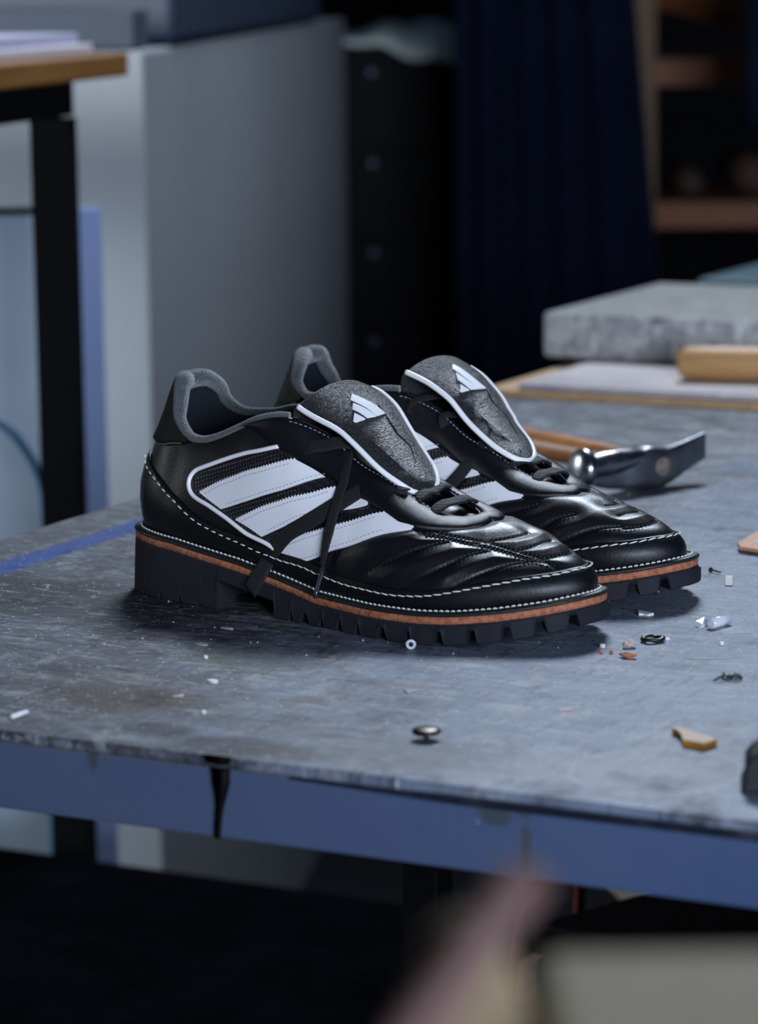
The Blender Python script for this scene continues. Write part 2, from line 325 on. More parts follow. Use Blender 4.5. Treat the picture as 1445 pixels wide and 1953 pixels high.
FLAP_N = ([(0.13226,-0.024,0.12095),(0.14017,-0.024,0.11725),(0.1507,-0.024,0.11346),(0.16116,-0.0235,0.10933),(0.17077,-0.023,0.10273),(0.17813,-0.022,0.09651),(0.18546,-0.021,0.0903),(0.19207,-0.019,0.08512),(0.19833,-0.0165,0.08076),(0.20353,-0.012,0.07631),(0.20623,-0.007,0.0743),(0.20712,-0.002,0.07365)],[(0.14783,0.024,0.128),(0.15544,0.025,0.12563),(0.1637,0.025,0.12064),(0.16929,0.025,0.11547),(0.17446,0.025,0.10842),(0.17999,0.025,0.10111),(0.18438,0.024,0.09634),(0.18911,0.0225,0.09198),(0.19811,0.018,0.08533),(0.2055,0.011,0.0802),(0.20782,0.006,0.07622),(0.20691,0.002,0.07397)])
FLAP_F = ([(0.13258,-0.024,0.12658),(0.14075,-0.024,0.12429),(0.1513,-0.024,0.12058),(0.16418,-0.0235,0.1135),(0.17058,-0.023,0.10787),(0.17656,-0.022,0.10119),(0.18492,-0.021,0.09409),(0.19644,-0.019,0.08558),(0.20598,-0.0165,0.08037),(0.20968,-0.012,0.07788),(0.21107,-0.007,0.0767),(0.20972,-0.002,0.07624)],[(0.14334,0.024,0.1257),(0.14911,0.025,0.12274),(0.15603,0.025,0.119),(0.16614,0.025,0.11029),(0.17016,0.025,0.10604),(0.17337,0.025,0.1014),(0.17812,0.024,0.09669),(0.18244,0.0225,0.09202),(0.19455,0.018,0.08421),(0.20329,0.011,0.07909),(0.20657,0.006,0.07714),(0.20795,0.002,0.07619)])
LOGO = [[(0.145, -0.12), (0.333, 0.18), (0.333, -0.1), (0.174, -0.28)], [(0.203, -0.33), (0.333, -0.14), (0.319, -0.37), (0.232, -0.46)], [(0.261, -0.53), (0.319, -0.44), (0.304, -0.66), (0.29, -0.68)]]
LINE_A = [(0.304, -0.96), (0.377, -0.79), (0.435, -0.67), (0.536, -0.62), (0.652, -0.59), (0.783, -0.55)]
LINE_B = [(0.145, 0.33), (0.275, 0.2), (0.377, 0.18), (0.478, 0.16), (0.58, 0.3), (0.696, 0.02)]
VENTS = [(0.464, -0.75), (0.58, -0.69)]
# ---------------------------------------------------------------- shoe materials
M = {}
M['leather'] = mat('smooth_black_leather', (.0048, .0050, .0062), .40, bump=(700, .22, .0006, 6), rvar=(60, .33, .45))
M['rand'] = mat('matt_black_leather', (.0045, .0048, .006), .38, spec=.36, bump=(500, .2, .0006, 6), rvar=(50, .34, .5))
M['heel_leather'] = mat('brushed_black_leather', (.009, .009, .0078), .6, spec=.2, bump=(700, .2, .0005, 4))
M['tongue'] = grain_leather('grained_black_leather', (.022, .022, .022), .35, 760, 1.0, .0007, (1, .40, 1))
M['eyestay'] = grain_leather('fine_grain_black_leather', (.006, .006, .008), .31, 1100, .35, .00022)
M['mesh'] = mesh_panel_mat()
M['white'] = mat('white_leather', (.87, .88, .90), .42, bump=(600, .06, .0004))
M['piping'] = mat('white_piping', (.90, .90, .90), .35)
M['thread_w'] = mat('white_thread', (.74, .76, .70), .7)
M['thread_b'] = mat('black_thread', (.010, .010, .012), .6)
M['thread_g'] = mat('grey_thread', (.30, .33, .42), .7)
M['lining'] = mat('charcoal_felt_lining', (.045, .055, .058), .95, sheen=.7, spec=.1, bump=(900, 1.0, .0018, 8), noise=(420, (.088, .103, .106), .4, .7))
M['lining2'] = mat('shaded_felt_lining', (.016, .019, .024), .95, spec=.1, bump=(900, .8, .001, 8))  # the collar felt again, darkened so the inside of the shoe looks shaded
M['lace'] = weave_mat('black_lace', (.0060, .0060, .0068), 900, .7)
M['aglet'] = mat('dark_aglet', (.02, .02, .03), .12, coat=.8)
M['welt'] = mat('black_welt_edge', (.011, .013, .013), .5, bump=(300, .5, .0008, 5))
M['midsole'] = mat('tan_leather_edge', (.44, .165, .080), .7, bump=(350, .8, .0009, 8), noise=(330, (.24, .075, .035), .40, .66))
M['rubber'] = mat('black_rubber', (.0145, .0150, .020), .66, spec=.2, bump=(160, .25, .0006, 6), noise=(40, (.020, .0205, .026)))
M['dark'] = mat('black_hole', (.002, .002, .002), .9)
M['edge'] = mat('raw_leather_edge', (.16, .17, .17), .7)
def U2(u): return np.mod(np.asarray(u, float), 40)
def jac(u, v, e=.01):
    su = (surf(u + e, v) - surf(u - e, v)) / (2 * e); v0, v1 = min(v + .005, 1), max(v - .005, 0)
    return su, (surf(u, v0) - surf(u, v1)) / (v0 - v1)
def shift(u, v, d3):
    """move (u,v) by a 3D vector along the surface"""
    su, sv = jac(u, v); A = np.stack([su, sv], 1); s, *_ = np.linalg.lstsq(A, d3, rcond=None)
    return u + s[0], min(max(v + s[1], 0), 1)
def on(uv, off=0.):
    uv = np.asarray(uv, float); return surf(uv[:, 0], uv[:, 1]) + surfn(uv[:, 0], uv[:, 1]) * off
def uvline(uv, step=.0006):
    """smooth (u,v) polyline resampled evenly in 3D"""
    uv = np.asarray(uv, float); q = crom(uv, np.linspace(0, len(uv) - 1, len(uv) * 16)); P = on(q)
    d = np.r_[0, np.cumsum(np.linalg.norm(np.diff(P, axis=0), axis=1))]; n = max(int(d[-1] / step), 4); t = np.linspace(0, d[-1], n)
    return np.stack([np.interp(t, d, q[:, 0]), np.interp(t, d, q[:, 1])], 1), d[-1]
def perp(uv):
    """unit 3D vectors in the surface perpendicular to the line"""
    P = on(uv); T = np.gradient(P, axis=0); n = surfn(uv[:, 0], uv[:, 1]); b = np.cross(n, T); return b / (np.linalg.norm(b, axis=1, keepdims=True) + 1e-12)
def offset_line(uv, d):
    b = perp(uv); return np.array([shift(u, v, b[i] * d) for i, (u, v) in enumerate(uv)])
def patch(poly, off, th, my, step=.22):
    """polygon in (u,v) -> thick curved panel on the shoe surface"""
    K = 6.0; bm = bmesh.new(); vs = [bm.verts.new((u, v * K, 0)) for u, v in poly]; bm.faces.new(vs)
    lo = np.min(poly, 0); hi = np.max(poly, 0)
    for ax, a, b, st in ((0, lo[0], hi[0], step), (1, lo[1] * K, hi[1] * K, step * .8)):
        for c in np.arange(math.floor(a / st) * st + st, b, st):
            co = (c, 0, 0) if ax == 0 else (0, c, 0); no = (1, 0, 0) if ax == 0 else (0, 1, 0)
            bmesh.ops.bisect_plane(bm, geom=bm.verts[:] + bm.edges[:] + bm.faces[:], plane_co=co, plane_no=no, dist=1e-6)
    bmesh.ops.triangulate(bm, faces=[f for f in bm.faces if len(f.verts) > 4]); bm.verts.ensure_lookup_table(); bm.verts.index_update()
    UV = np.array([(v.co.x, v.co.y / K) for v in bm.verts]); UV[:, 1] = np.clip(UV[:, 1], 0, 1)
    A = on(UV, off + th); B = on(UV, off - .0012); n = len(UV); F = [tuple(v.index for v in f.verts) for f in bm.faces]; Bd = [(e.verts[0].index, e.verts[1].index) for e in bm.edges if e.is_boundary]; bm.free()
    mb = MB(); V = np.vstack([A, B]) * [1, my, 1]; mb.add(V, F + [(a, b, b + n, a + n) for a, b in Bd]); return mb
def dashes(mb, uv, ln, gap, r, off, my, slant=0, start=0., arch=0.):
    """stitches along a (u,v) line; slant moves their ends across the line"""
    step = .0005; q, L = uvline(uv, step); P = on(q); b = perp(q); n = surfn(q[:, 0], q[:, 1]); k = int((ln + gap) / step); a = int(ln / step)
    for i in range(int(start / step), len(q) - a, k):
        j = np.linspace(i, i + a, 5).astype(int); t = np.linspace(-.5, .5, 5)
        pts = P[j] + n[j] * (off + arch * (1 - (2 * t) ** 2))[:, None] + b[j] * (t * slant)[:, None]
        mb.tube(pts * [1, my, 1], [r * .45, r, r, r, r * .45], 6)
    return mb
# derived lines -----------------------------------------------------
SEAM_U = np.array([p[0] for p in SEAM]); SEAM_V = np.array([p[1] for p in SEAM])
def seam_v(u):
    """height of the stitched rand seam, both sides of the shoe (mirrored by height above the table)"""
    u = np.mod(u, 40); z = lambda uu: surf(uu, np.interp(uu, np.r_[0, SEAM_U[1:]], np.r_[.475, SEAM_V[1:]]))[..., 2] - z_welt(surf(uu, 0.)[..., 0])
    uu = np.where(u > 20.4, 40.8 - u, u) if np.ndim(u) else (40.8 - u if u > 20.4 else u)
    uu = np.clip(uu, 0, 20.7); h = z(uu) + z_welt(surf(uu, 0.)[..., 0]); vv = np.linspace(0, .8, 161); out = []
    for a, b in zip(np.atleast_1d(u), np.atleast_1d(h)):
        Z = surf(np.full(161, a), vv)[:, 2]; out.append(np.interp(b, np.maximum.accumulate(Z), vv))
    return np.array(out)
VE_U = [8.4, 9.0, 9.6, 10.23, 11.2, 12.2, 13.43, 14.29, 15.0, 15.62, 16.23, 16.96, 17.6, 18.34, 19.2, 20.0]
VE_V = [.998, .95, .88, .806, .745, .704, .685, .676, .655, .640, .648, .702, .755, .815, .868, .895]
def eye_v(u):
    u = np.mod(u, 40); uu = np.where(u > 20, 40 - u, u); return np.interp(uu, VE_U, VE_V)
SU = np.linspace(0, 40, 401); SV = seam_v(SU[:-1]); SV = np.r_[SV, SV[0]]
SV = np.convolve(np.r_[SV[-6:-1], SV, SV[1:6]], np.ones(7) / 7, 'same')[5:-5]
def sv_at(u): return np.interp(np.mod(u, 40), SU, SV)
Q2 = [[(u, v) for u, v in q] for q in QUILT] + [[(40.6 - u, v) for u, v in q] for q in QUILT[5:]]
QL = [uvline(q, .001)[0] for q in Q2]
def make_shoe(pose, my, label, flap, lace_main, lace_off, eyelets):
    loc, rz = pose
    root = empty('shoe', (loc[0], loc[1], loc[2] + ZT), math.radians(rz), label, 'shoe')
    Y = np.array([1, my, 1.])
    # ---- outsole: heel block, shank, lugged forefoot
    T = np.linspace(0, 30, 1801)[:-1]; O = crom(SOLE, T, True); d = np.roll(O, -1, 0) - np.roll(O, 1, 0); nn = np.stack([-d[:, 1], d[:, 0]], 1); nn /= np.linalg.norm(nn, axis=1, keepdims=True)
    X = O[:, 0]; zg = z_ground(X); zm = z_mid(X); slab = np.where(X < .089, zg, np.where(X < .133, zm - .0088, zg))
    arc = np.r_[0, np.cumsum(np.linalg.norm(np.diff(O, axis=0), axis=1))]
    zb = slab.copy()
    for xc, wd, dp in ((.012,.0014,.0045),(.0245,.0013,.0048),(.041,.0012,.0045),(.058,.0014,.0048),(.0745,.0012,.0040),(.146,.0020,.0055),(.157,.0042,.0060),(.171,.0020,.0060),(.1855,.0030,.0065),(.2005,.0024,.0065),(.2185,.0040,.0070),(.236,.0024,.0070),(.2545,.0034,.0078),(.273,.0032,.0080),(.2905,.0034,.0080),(.3055,.0040,.0078),(.3175,.0042,.0075)):
        for side in (-1, 1):
            k = np.where((np.sign(O[:, 1] + 1e-9 + (.0065 if xc > .3 else 0)) == side))[0]; c = k[np.argmin(np.abs(X[k] - xc))]
            s = np.abs(arc - arc[c]); s = np.minimum(s, arc[-1] - s); top = wd * .42
            zb = np.maximum(zb, np.where((X < .089) | (X > .133), slab + dp * np.clip((wd - s) / (wd - top), 0, 1), zb))
    ins = np.array([0, .0004, .0012, .017, .0185, .020]); prof = []
    toein = lambda a: np.c_[O - nn * 0 + nn * a, np.zeros(len(O))]
    sgn = 1 if ((O + nn * .002)[300, 0] - O[300, 0]) * 0 == 0 else 1
    cen = np.array([.15, -.003]); insw = -1 if ((O[200] + nn[200] * .001 - cen) @ (O[200] - cen)) > ((O[200]) - cen) @ (O[200] - cen) else 1
    nI = nn * insw
    flare = .0012
    rows = [(0.0008, zm - .0002), (0.0002, zm - .0012), (-flare * .6, zm * .45 + zb * .55), (-flare, zb + .0008), (-flare + .0006, zb), (.015, zb), (.0165, np.minimum(zm - .004, zb + np.where(X < .089, .006, .0065))), (.022, np.where((X < .089), zg + .006, np.where(X < .133, zm - .0088, zg + .0065)))]
    P = np.stack([np.c_[O + nI * a, z] for a, z in rows], 1)
    mb = MB(); mb.grid(P * Y, closed_u=True); nb = len(P) * len(rows)
    c0 = len(mb.V); mb.V.append((.15, -.002 * my, .02)); K = len(rows)
    mb.F += [(i * K + K - 1, ((i + 1) % len(P)) * K + K - 1, c0) for i in range(len(P))] + [(i * K, ((i + 1) % len(P)) * K, c0) for i in range(len(P))]
    o = mb.build('outsole', M['rubber'], root, smooth=False)
    # heel breast and shank underside
    hb = MB(); yb = [np.interp(x, SOLE_X, SOLE_LAT) for x in (.060, .084)]; ym = [np.interp(x, SOLE_X, SOLE_MED) for x in (.060, .084)]
    V = []
    for zz in ('b', 't'):
        for x, a, b in ((.060, yb[0], ym[0]), (.089, yb[1], ym[1])): z0 = (.0005 if x < .07 else .0045) if zz == 'b' else float(z_mid(x)) - .002; V += [(x - (.003 if zz == 'b' and x > .07 else 0), a + .004, z0), (x - (.003 if zz == 'b' and x > .07 else 0), b - .004, z0)]
    V = np.array(V) * Y; hb.add(V, [(0, 1, 3, 2), (4, 6, 7, 5), (0, 4, 5, 1), (2, 3, 7, 6), (0, 2, 6, 4), (1, 5, 7, 3)]); hb.build('heel_breast', M['rubber'], root)
    # ---- midsole and welt
    def ringslab(name, rows, mt):
        P = np.stack([np.c_[O + nI * np.broadcast_to(a, (len(O),))[:, None], z] for a, z in rows], 1)[::3]; mb = MB(); K = len(rows); n = len(P); mb.grid(P * Y, closed_u=True)
        a = [i * K for i in range(n)]; b = [i * K + K - 1 for i in range(n)]; mb.F += [tuple(a), tuple(b[::-1])]; return mb.build(name, mt, root, smooth=True)
    o = ringslab('midsole', [(.02, zm), (.0012, zm - .0001), (.0006, zm + .0002), (.0004, zm + .0022), (.0006, zm + .0043), (.02, zm + .0044)], M['midsole'])
    wav = .00018 * np.sin(arc * 2600)
    ringslab('welt', [(.02, zm + .0043), (.0003, zm + .0043), (-.0003 + wav, zm + .0052), (.0002 + wav, zm + .0062), (.0016, zm + .0067), (.0040, zm + .0064), (.020, zm + .0067)], M['welt'])
    # welt stitching, on the welt close to the upper
    q = O + nI * .0040; mb = MB(); L = np.r_[0, np.cumsum(np.linalg.norm(np.diff(q, axis=0), axis=1))]
    for s0 in np.arange(0, L[-1] - .003, .0034):
        tt = np.linspace(s0, s0 + .0026, 4); pts = np.stack([np.interp(tt, L, q[:, 0]), np.interp(tt, L, q[:, 1]), np.interp(tt, L, zm) + .0068 + .0003 * np.array([0, 1, 1, 0])], 1); mb.tube(pts * Y, [.0003, .00055, .00055, .0003], 6)
    mb.build('welt_stitching', M['thread_w'], root, smooth=True)
    # ---- upper
    nu, nv = 800, 130; u = np.linspace(0, 40, nu + 1)[:-1]; v = np.linspace(0, 1, nv); UU, VV = np.meshgrid(u, v, indexing='ij'); S = surf(UU, VV); Nn = surfn(UU, VV)
    msk = (UU > 13.2) & (UU < 27.5) & (VV > sv_at(UU) - .05) & (VV < eye_v(UU) + .03)
    idx = np.where(msk); Pm = S[idx]; D = np.full(len(Pm), 1.); Dc = np.full(len(Pm), 1.)
    for qi, ql in enumerate(QL):
        Pq = on(ql)
        for a in range(0, len(Pm), 4000):
            dd = np.sqrt(((Pm[a:a + 4000, None] - Pq[None]) ** 2).sum(-1)).min(1); D[a:a + 4000] = np.minimum(D[a:a + 4000], dd)
    edge = np.clip((Pm[:, 2] - (surf(UU[idx], sv_at(UU[idx]))[:, 2])) / .008, 0, 1) * np.clip((eye_v(UU[idx]) + .02 - VV[idx]) / .08, 0, 1) * np.clip((UU[idx] - 13.2) / 2.5, 0, 1) * np.clip((27.5 - UU[idx]) / 2.5, 0, 1)
    um = np.where(UU[idx] > 20, 40 - UU[idx], UU[idx]); edge = edge * np.where(um < 16.4, np.clip((np.interp(um, [12.3, 13.7, 14.69, 15.31, 16.2], [.124, .268, .38, .474, .638]) - VV[idx]) / .07, 0, 1), 1)
    disp = np.zeros(UU.shape); disp[idx] = edge * (.0019 * (1 - np.exp(-(D / .0065) ** 2)) - .0010 * np.exp(-(D / .0011) ** 2))
    S2 = S + Nn * disp[..., None]
    mb = MB(); mb.grid(S2 * Y, closed_u=True); mb.build('upper', M['leather'], root, smooth=True)
    mb = MB()
    for q in Q2:
        for o_ in ((-.0009, .0009) if q in (Q2[0], Q2[1]) else (0,)):
            qq = offset_line(uvline(q, .004)[0], o_) if o_ else q
            dashes(mb, qq, .0019, .0009, .00032, .0005, my)
    mb.build('quilting_stitches', M['thread_b'], root, smooth=True)
    # ---- rand (lower band with the seam)
    uu = np.linspace(0, 40, 641)[:-1]; vt = np.array([0, .06, .2, .4, .6, .8, .93, .985, 1.0]); top = sv_at(uu) + .035
    rows = [on(np.c_[uu, top * a], .0016 + .0011 * math.sin(a * 3.1) + (-.0007 if a == 1 else 0)) for a in vt] + [on(np.c_[uu, top], .0001)]
    mb = MB(); mb.grid(np.stack(rows, 1) * Y, closed_u=True); mb.build('rand', M['rand'], root, smooth=True)
    mb = MB(); su = np.linspace(.6, 39.4, 200); line = np.c_[su, sv_at(su)]
    dashes(mb, line[:52], .0036, .0024, .00045, .0030, my, slant=.0003); dashes(mb, line[51:150], .0050, .0009, .00042, .0030, my, slant=-.0006, arch=.0003); dashes(mb, line[149:], .0036, .0024, .00045, .0030, my)
    mb.build('seam_stitching', M['thread_w'], root, smooth=True)
    # ---- quarter panel, stripes, piping (visible and hidden side alike)
    for sd in (0, 1):
        R = (lambda q: [(40 - a, b) for a, b in q]) if sd else (lambda q: q)
        patch(R(PANEL), .0002, .0003, my).build('perforated_panel', M['mesh'], root, smooth=False)
        for up, lo in STRIPES:
            q, L = uvline(R(up), .001); b = perp(q); sg = 1 if (b[len(b) // 2][2] > 0) else -1; zz = []
            for i, (a, c) in enumerate(q): zz.append(tuple(shift(a, c, b[i] * sg * (.0009 if i % 2 else -.0002))))
            ql, _ = uvline(R(lo), .003); ql = list(map(tuple, ql))
            st = patch(zz + ql, .0006, .0008, my).build('stripe', M['white'], root, smooth=False)
            if sd == 0: st['label'] = 'white leather side stripe with a pinked upper edge'
            sb = MB(); dashes(sb, [tuple(p) for p in offset_line(uvline(R(up), .004)[0][1:-1], -.0024 * sg)], .0015, .0012, .00022, .0014, my)
            lw = lo[2:] if len(lo) > 5 else lo
            q2 = uvline(R(lw), .004)[0][:-1]; b2 = perp(q2); s2 = 1 if b2[len(b2) // 2][2] > 0 else -1
            dashes(sb, [tuple(p) for p in offset_line(q2, .0020 * s2)], .0015, .0012, .00022, .0014, my)
            sb.build('stripe_stitching', M['thread_g'], st, smooth=True)
        q, _ = uvline(R(PIPING), .001); MB().tube(on(q, .0012) * Y, .00135, 10).build('side_piping', M['piping'], root, smooth=True)
    # ---- eyestay
    uu = np.linspace(8.6, 31.4, 420); ve = eye_v(uu); rows = [on(np.c_[uu, ve], .0)]
    for a, of in ((0, .0010), (.05, .0018), (.12, .0024), (.25, .0030), (.4, .0034), (.55, .0035), (.7, .0033), (.85, .0027), (.95, .0019), (1., .0009)): rows.append(on(np.c_[uu, ve + (1 - ve) * a], of))
    rows.append(on(np.c_[uu, np.ones_like(uu)], -.0012))
    mb = MB(); mb.grid(np.stack(rows, 1) * Y); es = mb.build('eyestay', M['eyestay'], root, smooth=True)
    mb = MB(); dashes(mb, [(a, eye_v(np.array(a)) + .985 * (1 - eye_v(np.array(a))) - .03) for a in np.linspace(11.5, 28.5, 60)], .0020, .0012, .0003, .0025, my); mb.build('eyestay_stitching', M['thread_g'], es, smooth=True)
    q = np.c_[np.linspace(12, 28, 200), np.ones(200)]; MB().tube(on(q, .0004) * Y, .0011, 8).build('throat_binding', M['leather'], root, smooth=True)
    for (a, b) in list(eyelets) + [(40 - a, b) for a, b in eyelets]:
        p = on([(a, b)], .0032)[0]; n = surfn(np.array(a), np.array(b)); mb = MB(); mb.lathe(p * Y, n * Y, [(-.002, .0011), (-.0002, .0022), (.0001, .0021), (.0000, .0016), (-.0003, .0013)], 16); mb.build('eyelet', M['dark'], es, smooth=True)
    # ---- collar lining, padded edge
    uu = np.linspace(28.6, 51.4, 240); T0 = on(np.c_[uu, np.ones_like(uu)], 0.); ni = surfn(uu, np.ones_like(uu))
    bk = np.exp(-((uu - 40) / 3.2) ** 2); r = .0029 + .0028 * bk
    C = T0 - ni * (r * .9)[:, None] + np.array([0, 0, 1.]) * (.0004 - .001 * bk)[:, None]
    mb = MB(); mb.tube(C * Y, r, 14); 
    vv = np.linspace(.985, .12, 30); G_ = np.stack([on(np.c_[uu, np.full_like(uu, a)], -.0052) - 0 for a in vv], 1); G_[:, 0] = C - ni * (r * .9)[:, None]
    mb.build('collar_padding', M['lining'], root, smooth=True)
    MB().grid(G_ * Y).build('inner_lining', M['lining2'], root, smooth=True)
    xs = [on([(a, .14)], -.004)[0] for a in np.linspace(0, 40, 61)[:-1]]; mb = MB(); mb.add(np.array(xs) * Y, [tuple(range(60))]); mb.build('insole', M['lining2'], root)
    # ---- heel tab
    uu = np.linspace(-4.8, 4.8, 90); vh = np.interp(np.abs(uu), [0, 1.05, 1.7, 2.75, 3.74, 4.8], [.60, .615, .655, .745, .87, .975]); fl = np.exp(-(uu / .8) ** 2)
    rows = [on(np.c_[uu, vh], .0)] + [on(np.c_[uu, vh + (1 - vh) * a], o_ + fl.mean() * 0) + surfn(uu, vh) * (fl * max(0, .0022 * (1 - a * 4)))[:, None] for a, o_ in ((0, .0013), (.03, .0018), (.2, .0016), (.5, .0015), (.8, .0014), (1, .0006))]
    mb = MB(); mb.grid(np.stack(rows, 1) * Y); ht = mb.build('heel_tab', M['heel_leather'], root, smooth=True)
    MB().tube((on(np.c_[uu, vh], .0016) + surfn(uu, vh) * (fl * .0020)[:, None])[6:-6] * Y, .00035, 6).build('tab_edge', M['edge'], ht, smooth=True)
    # ---- tongue: throat part, fold, flap
    us = np.linspace(11.8, 19.2, 24); A = on(np.c_[us, np.full(24, .97)], -.0030); B = on(np.c_[40 - us, np.full(24, .97)], -.0030); w_ = np.linspace(0, 1, 12)
    Th = A[:, None] * (1 - w_)[None, :, None] + B[:, None] * w_[None, :, None]; Th[..., 2] += (.004 * (1 - (2 * w_ - 1) ** 2))[None]
    mb = MB(); mb.grid(Th * Y)
    Lr, Rr = map(np.array, flap); t = np.linspace(0, len(Lr) - 1, 70); Lr, Rr = crom(Lr, t), crom(Rr, t); ww = np.linspace(-1, 1, 33); sl = t / t[-1]
    def flap_pt(i, w, lift=0.):
        mid = (Lr[i] + Rr[i]) / 2; hf = (Rr[i] - Lr[i]) / 2; hl = np.linalg.norm(hf); upv = np.array([.30, 0, .95]); bul = .36 * hl * (1 - .25 * sl[i])
        return mid + hf * w + upv * (bul * (1 - abs(w) ** 2.2) + lift)
    FL = np.array([[flap_pt(i, w) for w in ww] for i in range(len(t))])
    MX = FL.copy()
    back = []
    for dx, dz, s_ in ((-.0032, -.0022, 1.0), (-.0050, -.0065, .98), (-.0050, -.012, .95), (-.0025, -.019, .90), (.004, -.027, .86)): 
        r0 = FL[0] + [dx, 0, dz]; c_ = r0.mean(0); back.append(c_ + (r0 - c_) * [1, s_, s_])
    F_all = np.concatenate([np.array(back[::-1]), FL], 0); m2 = MB(); m2.grid(F_all)
    tg = m2.build('tongue', M['tongue'], root, smooth=True); so = tg.modifiers.new('solid', 'SOLIDIFY'); so.thickness = .0024; so.offset = -1 
    mb.build('tongue_base', M['rand'], tg, smooth=True)
    pp = np.concatenate([FL[:, 0], FL[::-1, -1][1:]], 0); pp = resample(pp[::4], 160); MB().tube(pp + [0, 0, -.0003], .0017, 10).build('tongue_piping', M['piping'], tg, smooth=True)
    def flap_uv(s, w, lift): 
        i = s * (len(t) - 1); i0 = int(min(i, len(t) - 2)); f = i - i0; return flap_pt(i0, w, lift) * (1 - f) + flap_pt(i0 + 1, w, lift) * f
    # embossed line + vents
    mb = MB(); mb.tube([flap_uv(s, w, .0002) for s, w in LINE_A], .00025, 6); mb.tube([flap_uv(s, w, .0001) for s, w in LINE_B], .00025, 6); mb.build('tongue_seam', M['thread_b'], tg, smooth=True)
    mb = MB()
    for s, w in VENTS: mb.lathe(flap_uv(s, w, -.0003), (.3, 0, .95), [(0, .0009), (.0006, .0009)], 12)
    mb.build('vent_hole', M['dark'], tg)
    for poly in LOGO:
        P4 = [np.array(p) for p in poly]; n1, n2 = 14, 5; Gt = np.zeros((n1, n2, 3)); Gb = np.zeros((n1, n2, 3))
        for i in range(n1):
            for j in range(n2):
                a, b = i / (n1 - 1), j / (n2 - 1); q = (P4[0] * (1 - a) + P4[1] * a) * (1 - b) + (P4[3] * (1 - a) + P4[2] * a) * b; Gt[i, j] = flap_uv(q[0], q[1], .0007); Gb[i, j] = flap_uv(q[0], q[1], -.0003)
        mb = MB(); mb.grid(Gt); k = n1 * n2; mb.V += [tuple(x) for x in Gb.reshape(-1, 3)]
        per = [i * n2 for i in range(n1)] + [(n1 - 1) * n2 + j for j in range(1, n2)] + [i * n2 + n2 - 1 for i in range(n1 - 2, -1, -1)] + [j for j in range(n2 - 2, 0, -1)]
        mb.F += [(per[i], per[(i + 1) % len(per)], per[(i + 1) % len(per)] + k, per[i] + k) for i in range(len(per))]
        lo = mb.build('logo_bar', M['white'], tg); lo['label'] = 'white slanted bar of the tongue logo'
    # ---- laces
    for nm, pts, nrm, wd in lace_main:
        P = resample(pts, 60); MB().ribbon(P, nrm, wd, .0008).build('lace', M['lace'], root, smooth=True)
    # crossings over the throat
    for ua, va, ub, vb, lift, wd in lace_off:
        a = on([(ua, va)], .0015)[0]; a2 = on([(ua, va)], .0040)[0]; b = on([(ub, vb)], .0015)[0]; b2 = on([(ub, vb)], .0040)[0]; mid = (a2 + b2) / 2 + [0, 0, lift]
        P = resample([a, a * .25 + a2 * .75 + (mid - a2) * .08, a2 * .5 + mid * .5 + [0, 0, .0012], mid, b2 * .5 + mid * .5 + [0, 0, .0012], b * .25 + b2 * .75 + (mid - b2) * .08, b], 50)
        MB().ribbon(P * Y, (.25, 0, .97), np.r_[np.linspace(wd * .6, wd, 8), np.full(34, wd), np.linspace(wd, wd * .6, 8)], .0010).build('lace', M['lace'], root, smooth=True)
    return root
SOLE_A = np.array(SOLE); SOLE_X = np.linspace(0, .32, 60)
_O = crom(SOLE, np.linspace(0, 30, 901), True)
SOLE_LAT = np.array([_O[(np.abs(_O[:, 0] - x) < .004) & (_O[:, 1] < .002), 1].min() if ((np.abs(_O[:, 0] - x) < .004) & (_O[:, 1] < .002)).any() else 0 for x in SOLE_X])
SOLE_MED = np.array([_O[(np.abs(_O[:, 0] - x) < .004) & (_O[:, 1] > -.002), 1].max() if ((np.abs(_O[:, 0] - x) < .004) & (_O[:, 1] > -.002)).any() else 0 for x in SOLE_X])
# ================================================================ SETTING
FL = 0.0
M['floor'] = mat('dark_floor', (.008, .009, .011), .85, spec=.15, noise=(3, (.012, .013, .016)))
M['wall'] = mat('dark_wall', (.006, .006, .009), .9)
def struct(name, mb, mt):
    o = mb.build(name, mt); o['kind'] = 'structure'; return o
struct('floor', MB().box(-6, 3, -3.6, 6, -.1, 0), M['floor'])
struct('wall_back', MB().box(-6, 3, 5.0, 5.1, 0, 3.2), M['wall'])
struct('wall_left', MB().box(-6.1, -6, -3.6, 5.1, 0, 3.2), M['wall'])
